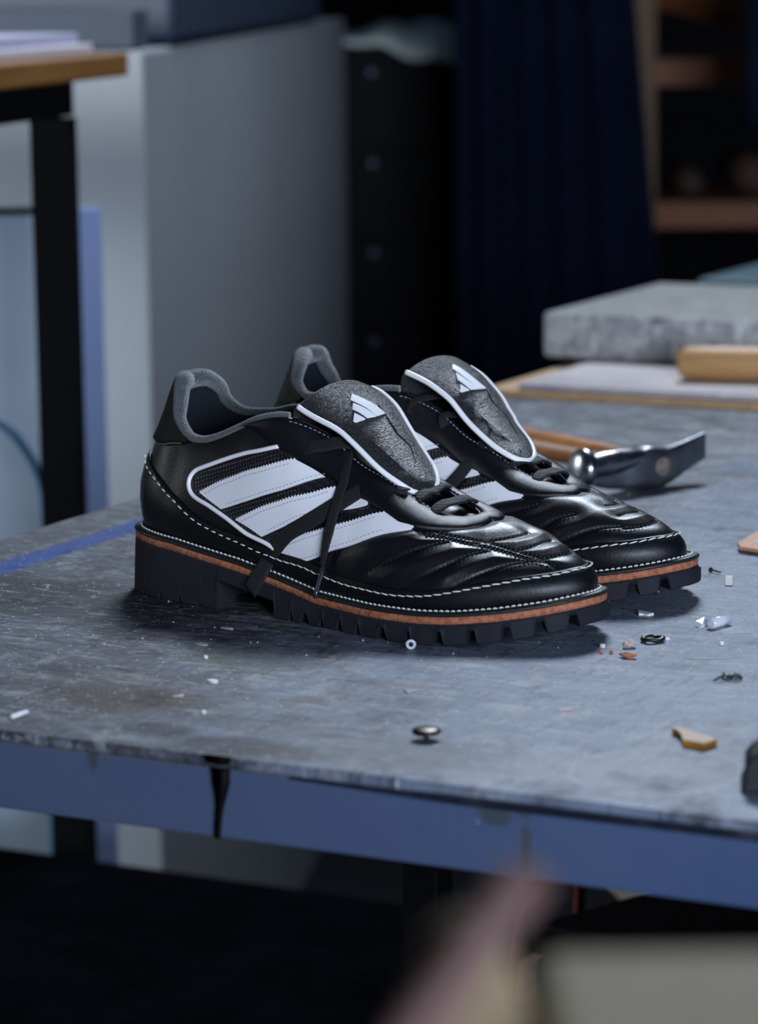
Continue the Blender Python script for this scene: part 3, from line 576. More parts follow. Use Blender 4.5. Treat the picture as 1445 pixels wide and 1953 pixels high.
# ================================================================ WORKBENCH
def bench_top_mat():
    m = mat('worn_painted_metal_top', (.1, .1, .1), .5); g = G(m); X, Y, Z = g.xyz()
    n1 = g.noise(7, 8, .62); n2 = g.noise(22, 8, .7); n3 = g.noise(90, 6, .7)
    base = g.mix(g.rng(n1, .38, .62), (.135, .175, .245), (.20, .24, .315))
    dirt = g.m('ADD', g.m('MULTIPLY', g.rng(X, -.15, .24, 1., 0.), .78), g.m('MULTIPLY', g.rng(Y, -.29, -.10, 1., 0.), .25))
    dm = g.rng(g.m('ADD', dirt, g.m('MULTIPLY', g.m('SUBTRACT', n2, .5), 2.2)), .2, .9)
    c = g.mix(dm, base, g.mix(g.rng(n3, .35, .65), (.040, .041, .050), (.095, .095, .102)))
    warm = g.m('MULTIPLY', g.rng(g.noise(11, 5, .6, g.mapped((1, 1, 1), .7)), .55, .72), g.m('ADD', g.m('MULTIPLY', dm, .5), .12)); c = g.mix(warm, c, (.17, .145, .125))
    # long scuffs and pale smears
    st = g.noise(1, 6, .7, g.mapped((24, 150, 24), -.25)); c = g.mix(g.m('MULTIPLY', g.rng(st, .53, .63), .5), c, (.36, .40, .45))
    st = g.noise(1, 6, .7, g.mapped((190, 30, 24), .5)); c = g.mix(g.m('MULTIPLY', g.rng(st, .54, .62), .5), c, (.04, .042, .055))
    sm = g.m('MULTIPLY', g.rng(g.noise(34, 8, .78), .545, .61), .5); c = g.mix(sm, c, (.36, .38, .39))
    dk = g.m('MULTIPLY', g.rng(g.noise(26, 8, .75, g.mapped((1, 2.2, 1), .45)), .535, .59), g.m('ADD', g.m('MULTIPLY', dm, .75), .06)); c = g.mix(dk, c, (.018, .018, .022))
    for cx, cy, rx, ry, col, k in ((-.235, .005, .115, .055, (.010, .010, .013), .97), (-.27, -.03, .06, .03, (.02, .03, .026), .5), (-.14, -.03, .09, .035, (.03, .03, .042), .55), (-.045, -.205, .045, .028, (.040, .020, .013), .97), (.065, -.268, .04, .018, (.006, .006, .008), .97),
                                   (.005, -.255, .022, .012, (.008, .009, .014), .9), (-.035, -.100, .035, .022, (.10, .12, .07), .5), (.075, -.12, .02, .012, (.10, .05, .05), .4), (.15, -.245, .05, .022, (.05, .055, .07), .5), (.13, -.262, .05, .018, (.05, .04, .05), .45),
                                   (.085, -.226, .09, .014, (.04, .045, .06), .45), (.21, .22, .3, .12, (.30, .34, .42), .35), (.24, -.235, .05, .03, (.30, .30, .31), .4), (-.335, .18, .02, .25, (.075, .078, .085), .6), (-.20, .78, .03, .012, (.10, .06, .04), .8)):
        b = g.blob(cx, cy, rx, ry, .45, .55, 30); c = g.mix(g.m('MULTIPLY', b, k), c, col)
    ch = g.noise(75, 8, .8, g.mapped((1, 1.6, 1), .45)); c = g.mix(g.m('MULTIPLY', g.rng(ch, .575, .60), g.m('ADD', g.m('MULTIPLY', dm, .6), .10)), c, (.30, .31, .32))
    ch = g.noise(60, 8, .8, g.mapped((1, 2.4, 1), .6)); c = g.mix(g.m('MULTIPLY', g.rng(ch, .575, .60), g.m('ADD', g.m('MULTIPLY', dm, .85), .06)), c, (.012, .012, .016))
    sk = g.noise(1, 4, .6, g.mapped((35, 420, 24), .42)); c = g.mix(g.m('MULTIPLY', g.rng(sk, .62, .66), .6), c, (.42, .44, .47))
    sk = g.noise(1, 4, .6, g.mapped((300, 26, 24), .15)); c = g.mix(g.m('MULTIPLY', g.rng(sk, .62, .66), g.m('ADD', g.m('MULTIPLY', dm, .7), .15)), c, (.012, .013, .018))
    # blue painted line
    ln = g.m('ABSOLUTE', g.m('SUBTRACT', X, -.300)); ln = g.rng(g.m('ADD', ln, g.m('MULTIPLY', g.m('SUBTRACT', g.noise(80, 8, .75), .5), .022)), .0105, .0135, 1., 0.)
    ln = g.m('MULTIPLY', g.m('MULTIPLY', ln, g.rng(Y, .40, .46, 1., 0.)), g.rng(g.noise(45, 8, .8), .34, .45)); c = g.mix(ln, c, g.mix(g.rng(n2, .3, .7), (.006, .040, .20), (.012, .068, .30)))
    # ring left by a pot
    rr = g.m('SQRT', g.m('ADD', g.m('POWER', g.m('SUBTRACT', X, .262), 2.), g.m('POWER', g.m('MULTIPLY', g.m('SUBTRACT', Y, -.226), .9), 2.)))
    rr = g.m('ABSOLUTE', g.m('SUBTRACT', rr, g.m('ADD', .036, g.m('MULTIPLY', g.noise(14), .006)))); c = g.mix(g.m('MULTIPLY', g.rng(rr, .0008, .0024, 1., 0.), .5), c, (.40, .39, .37))
    # white specks of different sizes
    for sc, th, k in ((95, .085, .75), (210, .10, .6), (48, .035, .85)):
        dd, cc = g.vor(sc); s = g.rng(dd, th * .7, th, 1., 0.); sp = N(g.nt, 'ShaderNodeSeparateColor'); g.lk(cc, sp.inputs[0]); s = g.m('MULTIPLY', s, g.rng(sp.outputs[0], .74, .76)); c = g.mix(g.m('MULTIPLY', s, k), c, (.62, .63, .64))
    dd, cc = g.vor(130); s = g.rng(dd, .08, .12, 1., 0.); sp = N(g.nt, 'ShaderNodeSeparateColor'); g.lk(cc, sp.inputs[0]); s = g.m('MULTIPLY', s, g.rng(sp.outputs[1], .85, .86)); c = g.mix(s, c, (.02, .02, .022))
    g.lk(c, g.b.inputs['Base Color'])
    ro = g.rng(n2, .35, .65, .36, .56); ro = g.m('ADD', ro, g.m('MULTIPLY', dm, .10)); g.lk(ro, g.b.inputs['Roughness']); g.b.inputs['Specular IOR Level'].default_value = .32
    bp = N(g.nt, 'ShaderNodeBump'); bp.inputs['Strength'].default_value = .35; bp.inputs['Distance'].default_value = .0009
    g.lk(g.m('ADD', n3, g.m('MULTIPLY', g.noise(300, 5, .7), .6)), bp.inputs['Height']); g.lk(bp.outputs['Normal'], g.b.inputs['Normal'])
    return m
def apron_mat():
    m = mat('blue_painted_steel', (.05, .08, .17), .45); g = G(m); X, Y, Z = g.xyz()
    c = g.mix(g.rng(g.noise(6, 6), .35, .65), (.058, .096, .195), (.074, .110, .205))
    c = g.mix(g.m('MULTIPLY', g.rng(X, -.08, .30, 1., 0.), .6), c, (.098, .118, .180))
    st = g.noise(1, 7, .7, g.mapped((70, 70, 7))); c = g.mix(g.m('MULTIPLY', g.rng(st, .62, .74), .5), c, (.035, .045, .06))
    c = g.mix(g.m('MULTIPLY', g.rng(g.noise(60, 8, .8), .66, .72), .4), c, (.07, .075, .04))
    zl = g.m('ADD', Z, g.m('MULTIPLY', g.m('SUBTRACT', g.noise(70, 7, .8), .5), .010)); c = g.mix(g.m('MULTIPLY', g.rng(zl, ZT - .0085, ZT - .0055), g.rng(X, .02, .22, 1., .25)), c, (.13, .125, .12))
    for cx, cz, rx, rz_ in ((.206, -.012, .011, .006), (.221, -.008, .006, .006), (.222, -.028, .003, .012), (-.012, -.010, .004, .008)):
        a = g.m('DIVIDE', g.m('SUBTRACT', X, cx), rx); b = g.m('DIVIDE', g.m('SUBTRACT', Z, ZT + cz), rz_); r = g.m('ADD', g.m('SQRT', g.m('ADD', g.m('MULTIPLY', a, a), g.m('MULTIPLY', b, b))), g.m('MULTIPLY', g.m('SUBTRACT', g.noise(110, 6), .5), 1.6)); c = g.mix(g.m('MULTIPLY', g.rng(r, .6, 1.2, 1., 0.), .7), c, (.055, .065, .05))
    dd, cc = g.vor(60, None, '3D'); s = g.rng(dd, .03, .05, 1., 0.); sp = N(g.nt, 'ShaderNodeSeparateColor'); g.lk(cc, sp.inputs[0]); c = g.mix(g.m('MULTIPLY', s, g.rng(sp.outputs[0], .8, .81)), c, (.5, .55, .62))
    g.lk(c, g.b.inputs['Base Color']); return m
M['top'] = bench_top_mat(); M['apron'] = apron_mat(); M['black_steel'] = mat('black_steel', (.004, .004, .005), .6, spec=.15); M['trim'] = mat('dark_edge_trim', (.012, .016, .028), .4, noise=(60, (.05, .055, .07), .5, .75))
M['tar'] = mat('dried_black_paint', (.002, .002, .003), .5, spec=.15)
bench = empty('workbench', (.6, .6, 0), 0, 'grey-blue metal workbench with worn top under the pair of shoes', 'workbench')
mb = MB(); mb.box(-.358, 1.7, -.2885, 1.62, ZT - .006, ZT); mb.build('bench_top', M['top'], bench, keep=True, bevel=.0022, seg=3)
mb = MB(); mb.box(-.355, 1.7, -.2850, -.26, ZT - .0415, ZT - .006); mb.box(-.355, -.34, -.26, 1.6, ZT - .0415, ZT - .006); mb.build('apron', M['apron'], bench, keep=True, bevel=.0012)
V = []; F = []
xs = np.linspace(.10, 1.7, 60)
mb = MB(); mb.tube(np.stack([xs, np.full(60, -.2862), np.full(60, ZT - .0068)], 1), np.clip((xs - .08) * .03, .0007, .0030), 8); mb.build('edge_trim', M['trim'], bench, keep=True, smooth=True)
# dried paint run over the front edge
zz = np.linspace(0, 1, 30); wv = np.interp(zz, [0, .03, .12, .28, .42, .6, .8, 1], [.0085, .0065, .0052, .0050, .0036, .0023, .0020, .0018]); cx = .0610 + .0008 * np.sin(zz * 5) - .0012 * zz
Lp = np.stack([cx - wv, np.full(30, -.2863), ZT - .0030 - zz * .0385], 1); Rp = np.stack([cx + wv, np.full(30, -.2863), ZT - .0030 - zz * .0385], 1)
Lp[0] += [0, -.0022, .0034]; Rp[0] += [0, -.0022, .0034]; Lp[1] += [0, -.0024, .001]; Rp[1] += [0, -.0024, .001]; Cc = (Lp + Rp) / 2 + [0, -.0007, 0]; back_ = (Lp + Rp) / 2 + [0, .0012, 0]
mb = MB(); mb.grid(np.stack([Lp, Cc, Rp, back_], 1), closed_v=True); mb.build('paint_drip', M['tar'], bench, keep=True, smooth=True)
for x, y in ((-.30, .80), (-.055, .17), (1.6, -.22), (1.6, 1.5), (-.30, 1.5)):
    MB().box(x - .012, x + .012, y - .012, y + .012, 0, ZT - .03).build('leg', M['black_steel'], bench, keep=True, bevel=.001)
M['shelf'] = mat('black_board', (.0014, .0018, .0026), .95, spec=.0, noise=(14, (.0026, .003, .0042)))
MB().box(-.98, 1.65, -.15, .832, ZT - .465, ZT - .45).build('lower_shelf', M['shelf'], bench, keep=True)
# ================================================================ SHOES
near_flap = FLAP_N; far_flap = FLAP_F
def _p(u, v, o=.002): return on([(u, v)], o)[0]
latN = (0, -.93, .36)
la = [('a', [_p(13.57, .955, .0015) + [-.001, .002, .002], *map(np.array, LACE_A)], latN, np.r_[np.full(44, .0034), np.linspace(.0034, .0014, 16)]),
      ('b', [np.array((.196, -.006, .0845)), *map(np.array, LACE_B)], (.1, -.9, .42), .0052),
      ('c', [_p(12.30, .80, .0005), _p(12.45, .815, .0040), _p(12.9, .87, .0058), _p(13.3, .96, .0068), np.array((.172, -.008, .1000))], (.1, -.75, .65), .0046),
      ('d', [_p(15.62, .885, .0005), _p(15.55, .93, .0045), np.array((.200, -.010, .0775)), np.array((.199, .000, .0800))], (.3, -.5, .8), .0036)]
cross = [(16.9, .885, 23.1, .885, .0022, .0040), (16.1, .955, 24.3, .93, .0004, .0034), (15.0, .97, 25.0, .97, .002, .003)]
shoe_n = make_shoe((( -.192, .0705, 0), -8.6), 1, 'nearer black leather shoe with a loose lace hanging over its side', near_flap, la, cross, EYELETS[:1] + EYELETS[2:3] + EYELETS[4:])
ag = MB(); a0, a1 = map(np.array, AGLET); a0 = np.array(LACE_A[-1]) * .6 + a0 * .4; ag.tube(np.linspace(a0, a1, 6), [.0011, .0013, .0013, .0012, .0012, .0010], 12); ag.build('aglet', M['aglet'], shoe_n, smooth=True)
fr = np.array([1, -1, 1.])
pm = lambda u, v, o=.002: _p(40 - u, v, o) * fr
lf = [('b', [np.array((.197, -.004, .0870)), *map(np.array, LACE_FAR[1:])], (.1, -.85, .5), .0046),
      ('c', [pm(12.0, .84, .0005), pm(12.0, .88, .0045), pm(12.3, .97, .0065), np.array((.150, -.012, .112))], (.1, -.6, .8), .0030),
      ('d', [pm(13.3, .86, .0005), pm(13.2, .90, .0050), pm(13.3, .985, .0065), np.array((.170, -.008, .1000))], (.1, -.6, .8), .0030)]
shoe_f = make_shoe(((-.18056, .1998, 0), -12.0), -1, 'farther black leather shoe standing behind its pair', far_flap, lf, cross, EYELETS_FAR[1:])
for s in (shoe_n, shoe_f): s['group'] = 'pair of black leather shoes'
# ================================================================ HAMMER
M['steel'] = mat('polished_steel', (.30, .30, .31), .24, metal=1, rvar=(60, .16, .34)); M['steel_dull'] = mat('dull_steel', (.17, .19, .215), .34, metal=.9, rvar=(40, .28, .42), noise=(50, (.12, .12, .13)))
M['ham_wood'] = wood('oiled_wood_handle', (.42, .175, .050), (.20, .065, .018), (6, 60, 60), .38)
M['wood_end'] = mat('wood_end_grain', (.20, .17, .14), .6, noise=(260, (.09, .075, .06)))
hA = np.array([-.03430, .49876, .0175]); hh = np.array([-.90243, .43083, 0]); ha = np.array([.43083, .90243, 0]); Zv = np.array([0, 0, 1.])
ham = empty('hammer', (hA[0], hA[1], ZT), 0, 'steel shoemaker hammer with a brown wooden handle lying behind the shoes', 'hammer')
H3 = lambda a, h, z: hA * [1, 1, 0] + ha * a + hh * h + Zv * (z + ZT)
a_s = np.array([-.057, -.046, -.034, -.022, -.010, 0, .010, .020, .030, .040, .051]); zt = np.array([.0185, .0195, .0225, .0270, .0320, .0312, .0296, .0302, .0316, .0334, .0358]); zbm = np.array([.0085, .0052, .0036, .0020, .0010, .0008, .0022, .0050, .0088, .0125, .0166]); th = np.array([.0030, .0050, .0070, .0095, .0110, .0115, .0090, .0060, .0038, .0026, .0016])
t = np.linspace(0, 10, 50); a_i, zt_i, zb_i, th_i = crom(a_s, t), crom(zt, t), crom(zbm, t), crom(th, t)
ring = []
for a, z1, z0, w_ in zip(a_i, zt_i, zb_i, th_i):
    r = [H3(a, w_ * math.copysign(abs(math.cos(q)) ** .5, math.cos(q)) + .004, (z0 + z1) / 2 + (z1 - z0) / 2 * math.copysign(abs(math.sin(q)) ** .45, math.sin(q))) for q in np.linspace(0, 2 * math.pi, 33)[:-1]]; ring.append(r)
mb = MB(); mb.grid(np.array(ring), closed_v=True); mb.F += [tuple(range(32)), tuple(range(49 * 32, 50 * 32))[::-1]]
mb.build('hammer_head', M['steel_dull'], ham, smooth=True, keep=True, bevel=.0008)
nk = MB(); c0 = H3(.000, -.0015, .0265); c1 = H3(-.0640, .004, .0215); ax = (c1 - c0); L_ = np.linalg.norm(ax)
nk.lathe(c0, ax, [(0, .0020), (L_ * .15, .0045), (L_ * .35, .0070), (L_ * .55, .0088), (L_ * .75, .0092), (L_ * .90, .0084), (L_ * .97, .0095)], 28); nk.build('hammer_neck', M['steel'], ham, smooth=True, keep=True)
fc = MB(); fc.lathe(H3(-.0595, .004, .0210), ha * -1 + Zv * .12 + hh * .1, [(0, .008), (.001, .0125), (.0032, .0140), (.0060, .0142), (.0085, .0135), (.0105, .0112), (.0122, .0065), (.0127, .001)], 36); fc.build('hammer_face', M['steel'], ham, smooth=True, keep=True)
pl = MB(); pl.lathe(H3(0, -.0085, .0172), hh, [(0, .0060), (.0006, .0068), (.006, .0068)], 24); pl.build('handle_plug', M['wood_end'], ham, smooth=False, keep=True)
hd = MB(); hd.lathe(H3(0, .010, .0172), hh, [(0, .0072), (.02, .0082), (.06, .0100), (.11, .0108), (.17, .0104), (.20, .0118), (.222, .0110), (.23, .006)], 24); hd.build('handle', M['ham_wood'], ham, smooth=True, keep=True)
# ================================================================ BOARD, SHEET, STONE, ROUND HANDLE
M['board'] = wood('pale_wood_board', (.52, .34, .17), (.40, .24, .11), (50, 5, 50), .6); M['board_dk'] = wood('brown_wood_board', (.33, .20, .09), (.22, .12, .05), (50, 5, 50), .6)
def painted_sheet():
    m = mat('scuffed_pinkish_board', (.5, .45, .45), .6); g = G(m)
    c = g.mix(g.rng(g.noise(7, 7, .65), .35, .65), (.50, .44, .42), (.33, .29, .30)); c = g.mix(g.m('MULTIPLY', g.rng(g.noise(1, 6, .7, g.mapped((14, 60, 10), .3)), .56, .70), .7), c, (.20, .19, .26)); c = g.mix(g.m('MULTIPLY', g.rng(g.noise(30, 6, .7), .62, .7), .6), c, (.62, .58, .55)); g.lk(c, g.b.inputs['Base Color']); return m
M['sheet'] = painted_sheet()
bd = empty('cutting_board', (.2, 1.2, ZT), 0, 'flat wooden cutting board with a scuffed pinkish face under the stone', 'board')
MB().box(-.352, .9, .886, 1.55, ZT + .0002, ZT + .0065).build('board_base', M['board'], bd, keep=True, bevel=.0015)
MB().box(-.322, .9, .889, 1.55, ZT + .0065, ZT + .0125).build('board_face', M['sheet'], bd, keep=True, bevel=.002)
M['stone'] = None
def stone_mat():
    m = mat('speckled_pale_stone', (.5, .5, .5), .55); g = G(m)
    c = g.mix(g.rng(g.noise(25, 8, .7), .35, .65), (.43, .44, .43), (.28, .29, .29)); c = g.mix(g.m('MULTIPLY', g.rng(g.noise(75, 8, .75), .50, .58), .8), c, (.20, .20, .20)); c = g.mix(g.m('MULTIPLY', g.rng(g.noise(38, 5, .6, g.mapped((1, 1, 1), 1.1)), .60, .64), .8), c, (.13, .08, .11)); c = g.mix(g.m('MULTIPLY', g.rng(g.noise(80, 5, .6), .57, .62), .6), c, (.62, .62, .60)); c = g.mix(g.m('MULTIPLY', g.rng(g.m('ADD', g.xyz()[2], g.m('MULTIPLY', g.noise(60), .002)), ZT + .0535, ZT + .0552), .6), c, (.14, .135, .115))  # last mix paints the weaker light on the top face into the colour
    g.lk(c, g.b.inputs['Base Color']); return m
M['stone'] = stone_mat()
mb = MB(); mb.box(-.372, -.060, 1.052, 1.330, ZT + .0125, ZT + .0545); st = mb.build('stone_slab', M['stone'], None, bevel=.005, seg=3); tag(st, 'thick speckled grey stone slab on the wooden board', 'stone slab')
# its right end is cut at a slant
st.data.vertices[1].co.x = -.182; st.data.vertices[5].co.x = -.180; st.data.vertices[3].co.x = -.02; st.data.vertices[7].co.x = -.02
M['pale_wood'] = wood('pale_turned_wood', (.50, .285, .115), (.40, .21, .075), (5, 50, 50), .5)
c_ = np.array([-.2010, .9560, ZT + .0125 + .0150]); dr = np.array([math.cos(math.radians(14)), math.sin(math.radians(14)), 0])
mb = MB(); mb.lathe(c_, dr, [(-.0005, .001), (.0, .006), (.0018, .0100), (.005, .0130), (.010, .0145), (.03, .0150), (.10, .0150), (.16, .0140), (.20, .0115), (.22, .0110), (.235, .0130), (.28, .0150), (.30, .0140), (.302, .001)], 32); o = mb.build('wooden_dowel', M['pale_wood'], None, smooth=True); tag(o, 'round pale wooden dowel lying in front of the stone slab', 'dowel')
# ================================================================ SMALL THINGS ON THE BENCH
def small(name, mb, mt, label, cat, smooth=False, bevel=0, group=None):
    o = mb.build(name, mt, None, smooth=smooth, bevel=bevel); tag(o, label, cat, group); return o
M['clear'] = mat('clear_plastic', (.90, .93, 1.0), .15, trans=.35, ior=1.4, spec=.6); M['offwhite'] = mat('off_white_chip', (.66, .66, .60), .7); M['brightw'] = mat('white_chip', (.80, .82, .84), .6)
M['amber'] = mat('amber_rubber', (.66, .30, .035), .42, sss=.2); M['amber_top'] = mat('amber_rubber_cut_face', (.62, .42, .24), .55, noise=(400, (.55, .36, .20)))
M['orange'] = mat('orange_crumb', (.50, .19, .09), .7); M['brass'] = mat('dark_brass', (.055, .042, .03), .34, metal=1, noise=(300, (.05, .04, .03))); M['blackm'] = mat('black_metal', (.012, .013, .014), .4); M['flake'] = mat('grey_flake', (.33, .36, .36), .7); M['pinkish'] = mat('pinkish_chip', (.60, .47, .43), .7); M['pale_green'] = mat('dark_green_scrap', (.03, .045, .04), .7)
def flat(cx, cy, pts, h, rot=0, z=0): a, b = math.cos(rot), math.sin(rot); return MB().prism([(cx + x * a - y * b, cy + x * b + y * a) for x, y in pts], ZT + z, ZT + z + h)
def ell(rx, ry, n=12, wob=.15): return [(rx * math.cos(t) * (1 + wob * math.sin(3 * t + rx * 900)), ry * math.sin(t) * (1 + wob * math.cos(2 * t + ry * 700))) for t in np.linspace(0, 2 * math.pi, n + 1)[:-1]]
# clear ring, standing tilted by the sole
mb = MB(); q = np.linspace(0, 2 * math.pi, 25)[:-1]; vr = np.array([.889, .457, 0]); mb.tube(np.array([.0405, -.0400, ZT + .0029]) + .0021 * (np.cos(q)[:, None] * vr + np.sin(q)[:, None] * np.array([.05, -.1, 1])), .00085, 8, closed=True)
small('plastic_ring', mb, M['clear'], 'tiny clear plastic ring leaning by the sole of the nearer shoe', 'ring', True)
tk = empty('tack', (.1372, -.2166, ZT), 0, 'dark brass tack with a round head standing near the front edge', 'tack')
MB().lathe((.1375, -.2166, ZT + .0002), (0, 0, 1), [(0, .0014), (.0012, .0013), (.0040, .0014)], 14).build('tack_shank', M['blackm'], tk, smooth=True, keep=True)
MB().lathe((.1375, -.2166, ZT + .0030), (.02, -.06, 1), [(0, .0015), (.0003, .0066), (.0013, .0074), (.0021, .0066), (.0027, .0045), (.0029, .001)], 28).build('tack_head', M['brass'], tk, smooth=True, keep=True)
am = [(.2484, -.1497), (.2530, -.1458), (.2742, -.1660), (.2868, -.1775), (.2760, -.1880), (.2570, -.1795), (.2575, -.1680), (.2545, -.1590)]
AMBER = [(0.2428, -0.1581), (0.2432, -0.1556), (0.2612, -0.1636), (0.2711, -0.1704), (0.2686, -0.1805), (0.2564, -0.1783), (0.2525, -0.1699), (0.2473, -0.1619)]
def crumple(name, c, rx, ry, rz, mt, label, cat, seed, amp=.3):
    bm = bmesh.new(); bmesh.ops.create_icosphere(bm, subdivisions=4, radius=1); r_ = np.random.default_rng(seed); D_ = r_.normal(size=(9, 3)); ph = r_.uniform(0, 6, 9)
    for v in bm.verts:
        p = np.array(v.co); f = 1 + amp * sum(math.sin(3.2 * float(p @ D_[k]) + ph[k]) for k in range(9)) / 5; v.co = (c[0] + p[0] * rx * f, c[1] + p[1] * ry * f, max(c[2] + p[2] * rz * f, c[2] - rz * .86))
    V = [tuple(v.co) for v in bm.verts]; F = [tuple(v.index for v in f.verts) for f in bm.faces]; bm.free(); o = MB().add(V, F).build(name, mt, None, smooth=True); return tag(o, label, cat)
am = AMBER
o = MB().prism(am, ZT, ZT + .0034).build('rubber_offcut', M['amber'], None, bevel=.0002); tag(o, 'amber rubber offcut with a scooped corner near the bench edge', 'offcut')
MB().prism([(.2665 + (x - .2665) * .985, -.176 + (y + .176) * .985) for x, y in am], ZT + .0033, ZT + .00352).build('cut_face', M['amber_top'], o, keep=False)
mb = MB(); q = np.linspace(0, 2 * math.pi, 25)[:-1]; mb.tube(np.stack([.1543 + .0048 * np.cos(q) * (1 + .12 * np.sin(2 * q + 1)), .0332 + .0056 * np.sin(q) * (1 + .1 * np.cos(3 * q)), np.full(24, ZT + .0018) + .0004 * np.sin(3 * q)], 1), .0017, 8, closed=True, flat=.75)
small('rubber_washer', mb, M['blackm'], 'small black irregular rubber washer lying right of the nearer toe', 'washer', True)
mb = MB(); P0, P1 = np.array([.1716, .0766, ZT + .0031]), np.array([.1760, .0930, ZT + .0031]); mb.lathe(P0, P1 - P0, [(0, .0024), (.0001, .0030), (.0165, .0030), (.0168, .0024)], 20); small('plastic_tube', mb, M['clear'], 'short clear plastic tube piece, larger of the two clear scraps', 'plastic scrap', True)
small('plastic_shard', MB().add([(.1600, .0792, ZT + .001), (.1652, .0764, ZT + .0), (.1688, .0834, ZT), (.1640, .0868, ZT + .0045), (.1612, .0810, ZT + .003), (.1660, .0784, ZT + .0022)], [(0, 1, 2), (0, 2, 3), (0, 4, 5, 1), (4, 3, 5), (5, 3, 2, 1), (0, 3, 4)]), M['clear'], 'jagged clear plastic shard just left of the clear tube', 'plastic scrap')
small('white_sliver', flat(0, 0, [(.1173, .1025), (.1186, .0975), (.1206, .0943), (.1228, .0950), (.1262, .0940), (.1282, .0985), (.1262, .1000), (.1225, .1010)], .0014), M['brightw'], 'long white sliver lying in the shadow between the two toes', 'chip')
small('eraser_chip', MB().box(.1328, .1372, .1965, .2060, ZT, ZT + .0045, rot=.35), M['offwhite'], 'blocky off-white chip behind the clear tube, far right', 'chip', bevel=.0004)
nl = MB(); nl.lathe((.1114, .2312, ZT + .0016), (.0090, -.0050, -.0001), [(0, .0016), (.0006, .0016), (.0007, .0006), (.0095, .0006), (.0105, .0001)], 12); small('nail', nl, M['blackm'], 'tiny dark nail lying right of the farther toe', 'nail', True)
crumple('orange_chip', (.1580, -.0105, ZT + .0016), .0042, .0024, .0018, M['orange'], 'orange-brown crumb in front of the washer', 'chip', 31, .35)
crumple('cream_chip', (.1480, .0137, ZT + .0022), .0032, .0036, .0025, M['pinkish'], 'cream-coloured chip left of the black washer', 'chip', 37, .3)
lt = MB(); lt.prism([(.0997, .3081), (.1057, .2969), (.1300, .2890), (.1300, .3500), (.0964, .3551)], ZT + .0018, ZT + .0045); small('leather_scrap', lt, mat('tan_leather', (.52, .22, .10), .5, noise=(200, (.62, .32, .17))), 'piece of tan leather at the right edge of the picture', 'leather scrap', bevel=.0008)
bk = empty('iron_block', (.335, -.245, ZT), 0, 'black iron tool foot standing at the right end of the bench edge', 'tool')
pr = [(0, 0), (.060, 0), (.060, .022), (.012, .0205), (.0055, .0175), (.0022, .0130), (.0022, .006)]; V = [(.3122 + a * .93, -.2480 + a * .36 + (d * -.0), ZT + z) for d in (0,) for a, z in pr] + [(.3122 + a * .93 - .010, -.2480 + a * .36 + .026, ZT + z) for a, z in pr]; n = len(pr)
mb = MB(); mb.add(V, [tuple(range(n)), tuple(range(n, 2 * n))[::-1]] + [(i, (i + 1) % n, n + (i + 1) % n, n + i) for i in range(n)]); mb.build('iron_body', mat('scratched_black_iron', (.006, .006, .008), .45, noise=(300, (.20, .22, .25), .66, .72)), bk, keep=True, bevel=.0012)
for name, x, y, pts, h, mt, lab, cat in (
    ('flake', -.0796, -.0339, ell(.0042, .0022), .0008, 'flake', 'long pale grey flake in front of the nearer heel', 'flake'),
    ('flake', -.0713, -.0770, ell(.0042, .0026), .0008, 'flake', 'pale grey flake nearer the camera than the long flake', 'flake'),
    ('glue_blob', -.0193, -.1544, ell(.0032, .0022), .0016, 'brightw', 'flat white glue blob left of the middle of the bench', 'glue blob'),
    ('orange_flake', -.0190, -.1895, [(-.003, -.002), (.003, -.001), (.001, .002), (0, .005), (-.001, .001)], .0009, 'pinkish', 'small orange-pink leather flake near the brown stain', 'flake'),
    ('foam_ball', -.0520, -.1060, ell(.0012, .0012), .0018, 'brightw', 'round white crumb behind the flat white glue blob', 'crumb'),
    ('foam_ball', .0110, -.2160, ell(.0011, .0011), .0018, 'brightw', 'round white crumb near the black paint drip', 'crumb'),
    ('white_crumb', .1347, .0077, ell(.0015, .0014), .002, 'brightw', 'white crumb just in front of the nearer toe', 'crumb'),
    ('brown_crumb', .1400, -.0060, ell(.0010, .0012), .002, 'orange', 'left one of two tiny brown crumbs below the white crumb', 'crumb'),
    ('brown_crumb', .1450, -.0040, ell(.0011, .0011), .002, 'orange', 'right one of two tiny brown crumbs below the white crumb', 'crumb'),
    ('clear_bead', .1600, .0400, ell(.0016, .0020), .0012, 'brightw', 'tiny pale bead touching the right side of the washer', 'bead'),
    ('white_crumb', .1920, .0407, ell(.0014, .0014), .0018, 'brightw', 'white crumb standing right of the washer', 'crumb'),
    ('pale_rod', .1751, -.1344, [(-.0028, -.0022), (-.0022, -.0030), (.0040, .0018), (.0034, .0026)], .0012, 'pinkish', 'short pinkish-white rod in the middle of the bench', 'rod'),
    ('white_flake', .0853, -.1283, [(-.005, .0), (.001, -.007), (.003, .001), (.007, .004), (.0, .003)], .0006, 'flake', 'ragged pale flake between the sole and the tack', 'flake'),
    ('wood_splinter', .1985, .0055, [(-.012, -.0045), (-.006, -.0050), (.006, .0015), (.013, .0065), (.005, .0045)], .0004, 'flake', 'long pale splinter in front of the clear tube', 'splinter')):
    small(name, flat(x, y, pts, h), M[mt], lab, cat, bevel=.0002)
mb = MB(); P0, P1 = np.array([-.0716, -.2668, ZT + .0013]), np.array([-.0700, -.2555, ZT + .0013]); mb.lathe(P0, P1 - P0, [(0, .0010), (.0002, .0013), (.0120, .0013), (.0122, .0009)], 14); small('white_peg', mb, M['brightw'], 'little white peg lying near the front edge at the left', 'peg', True)
mb = MB(); r_ = random.Random(3)
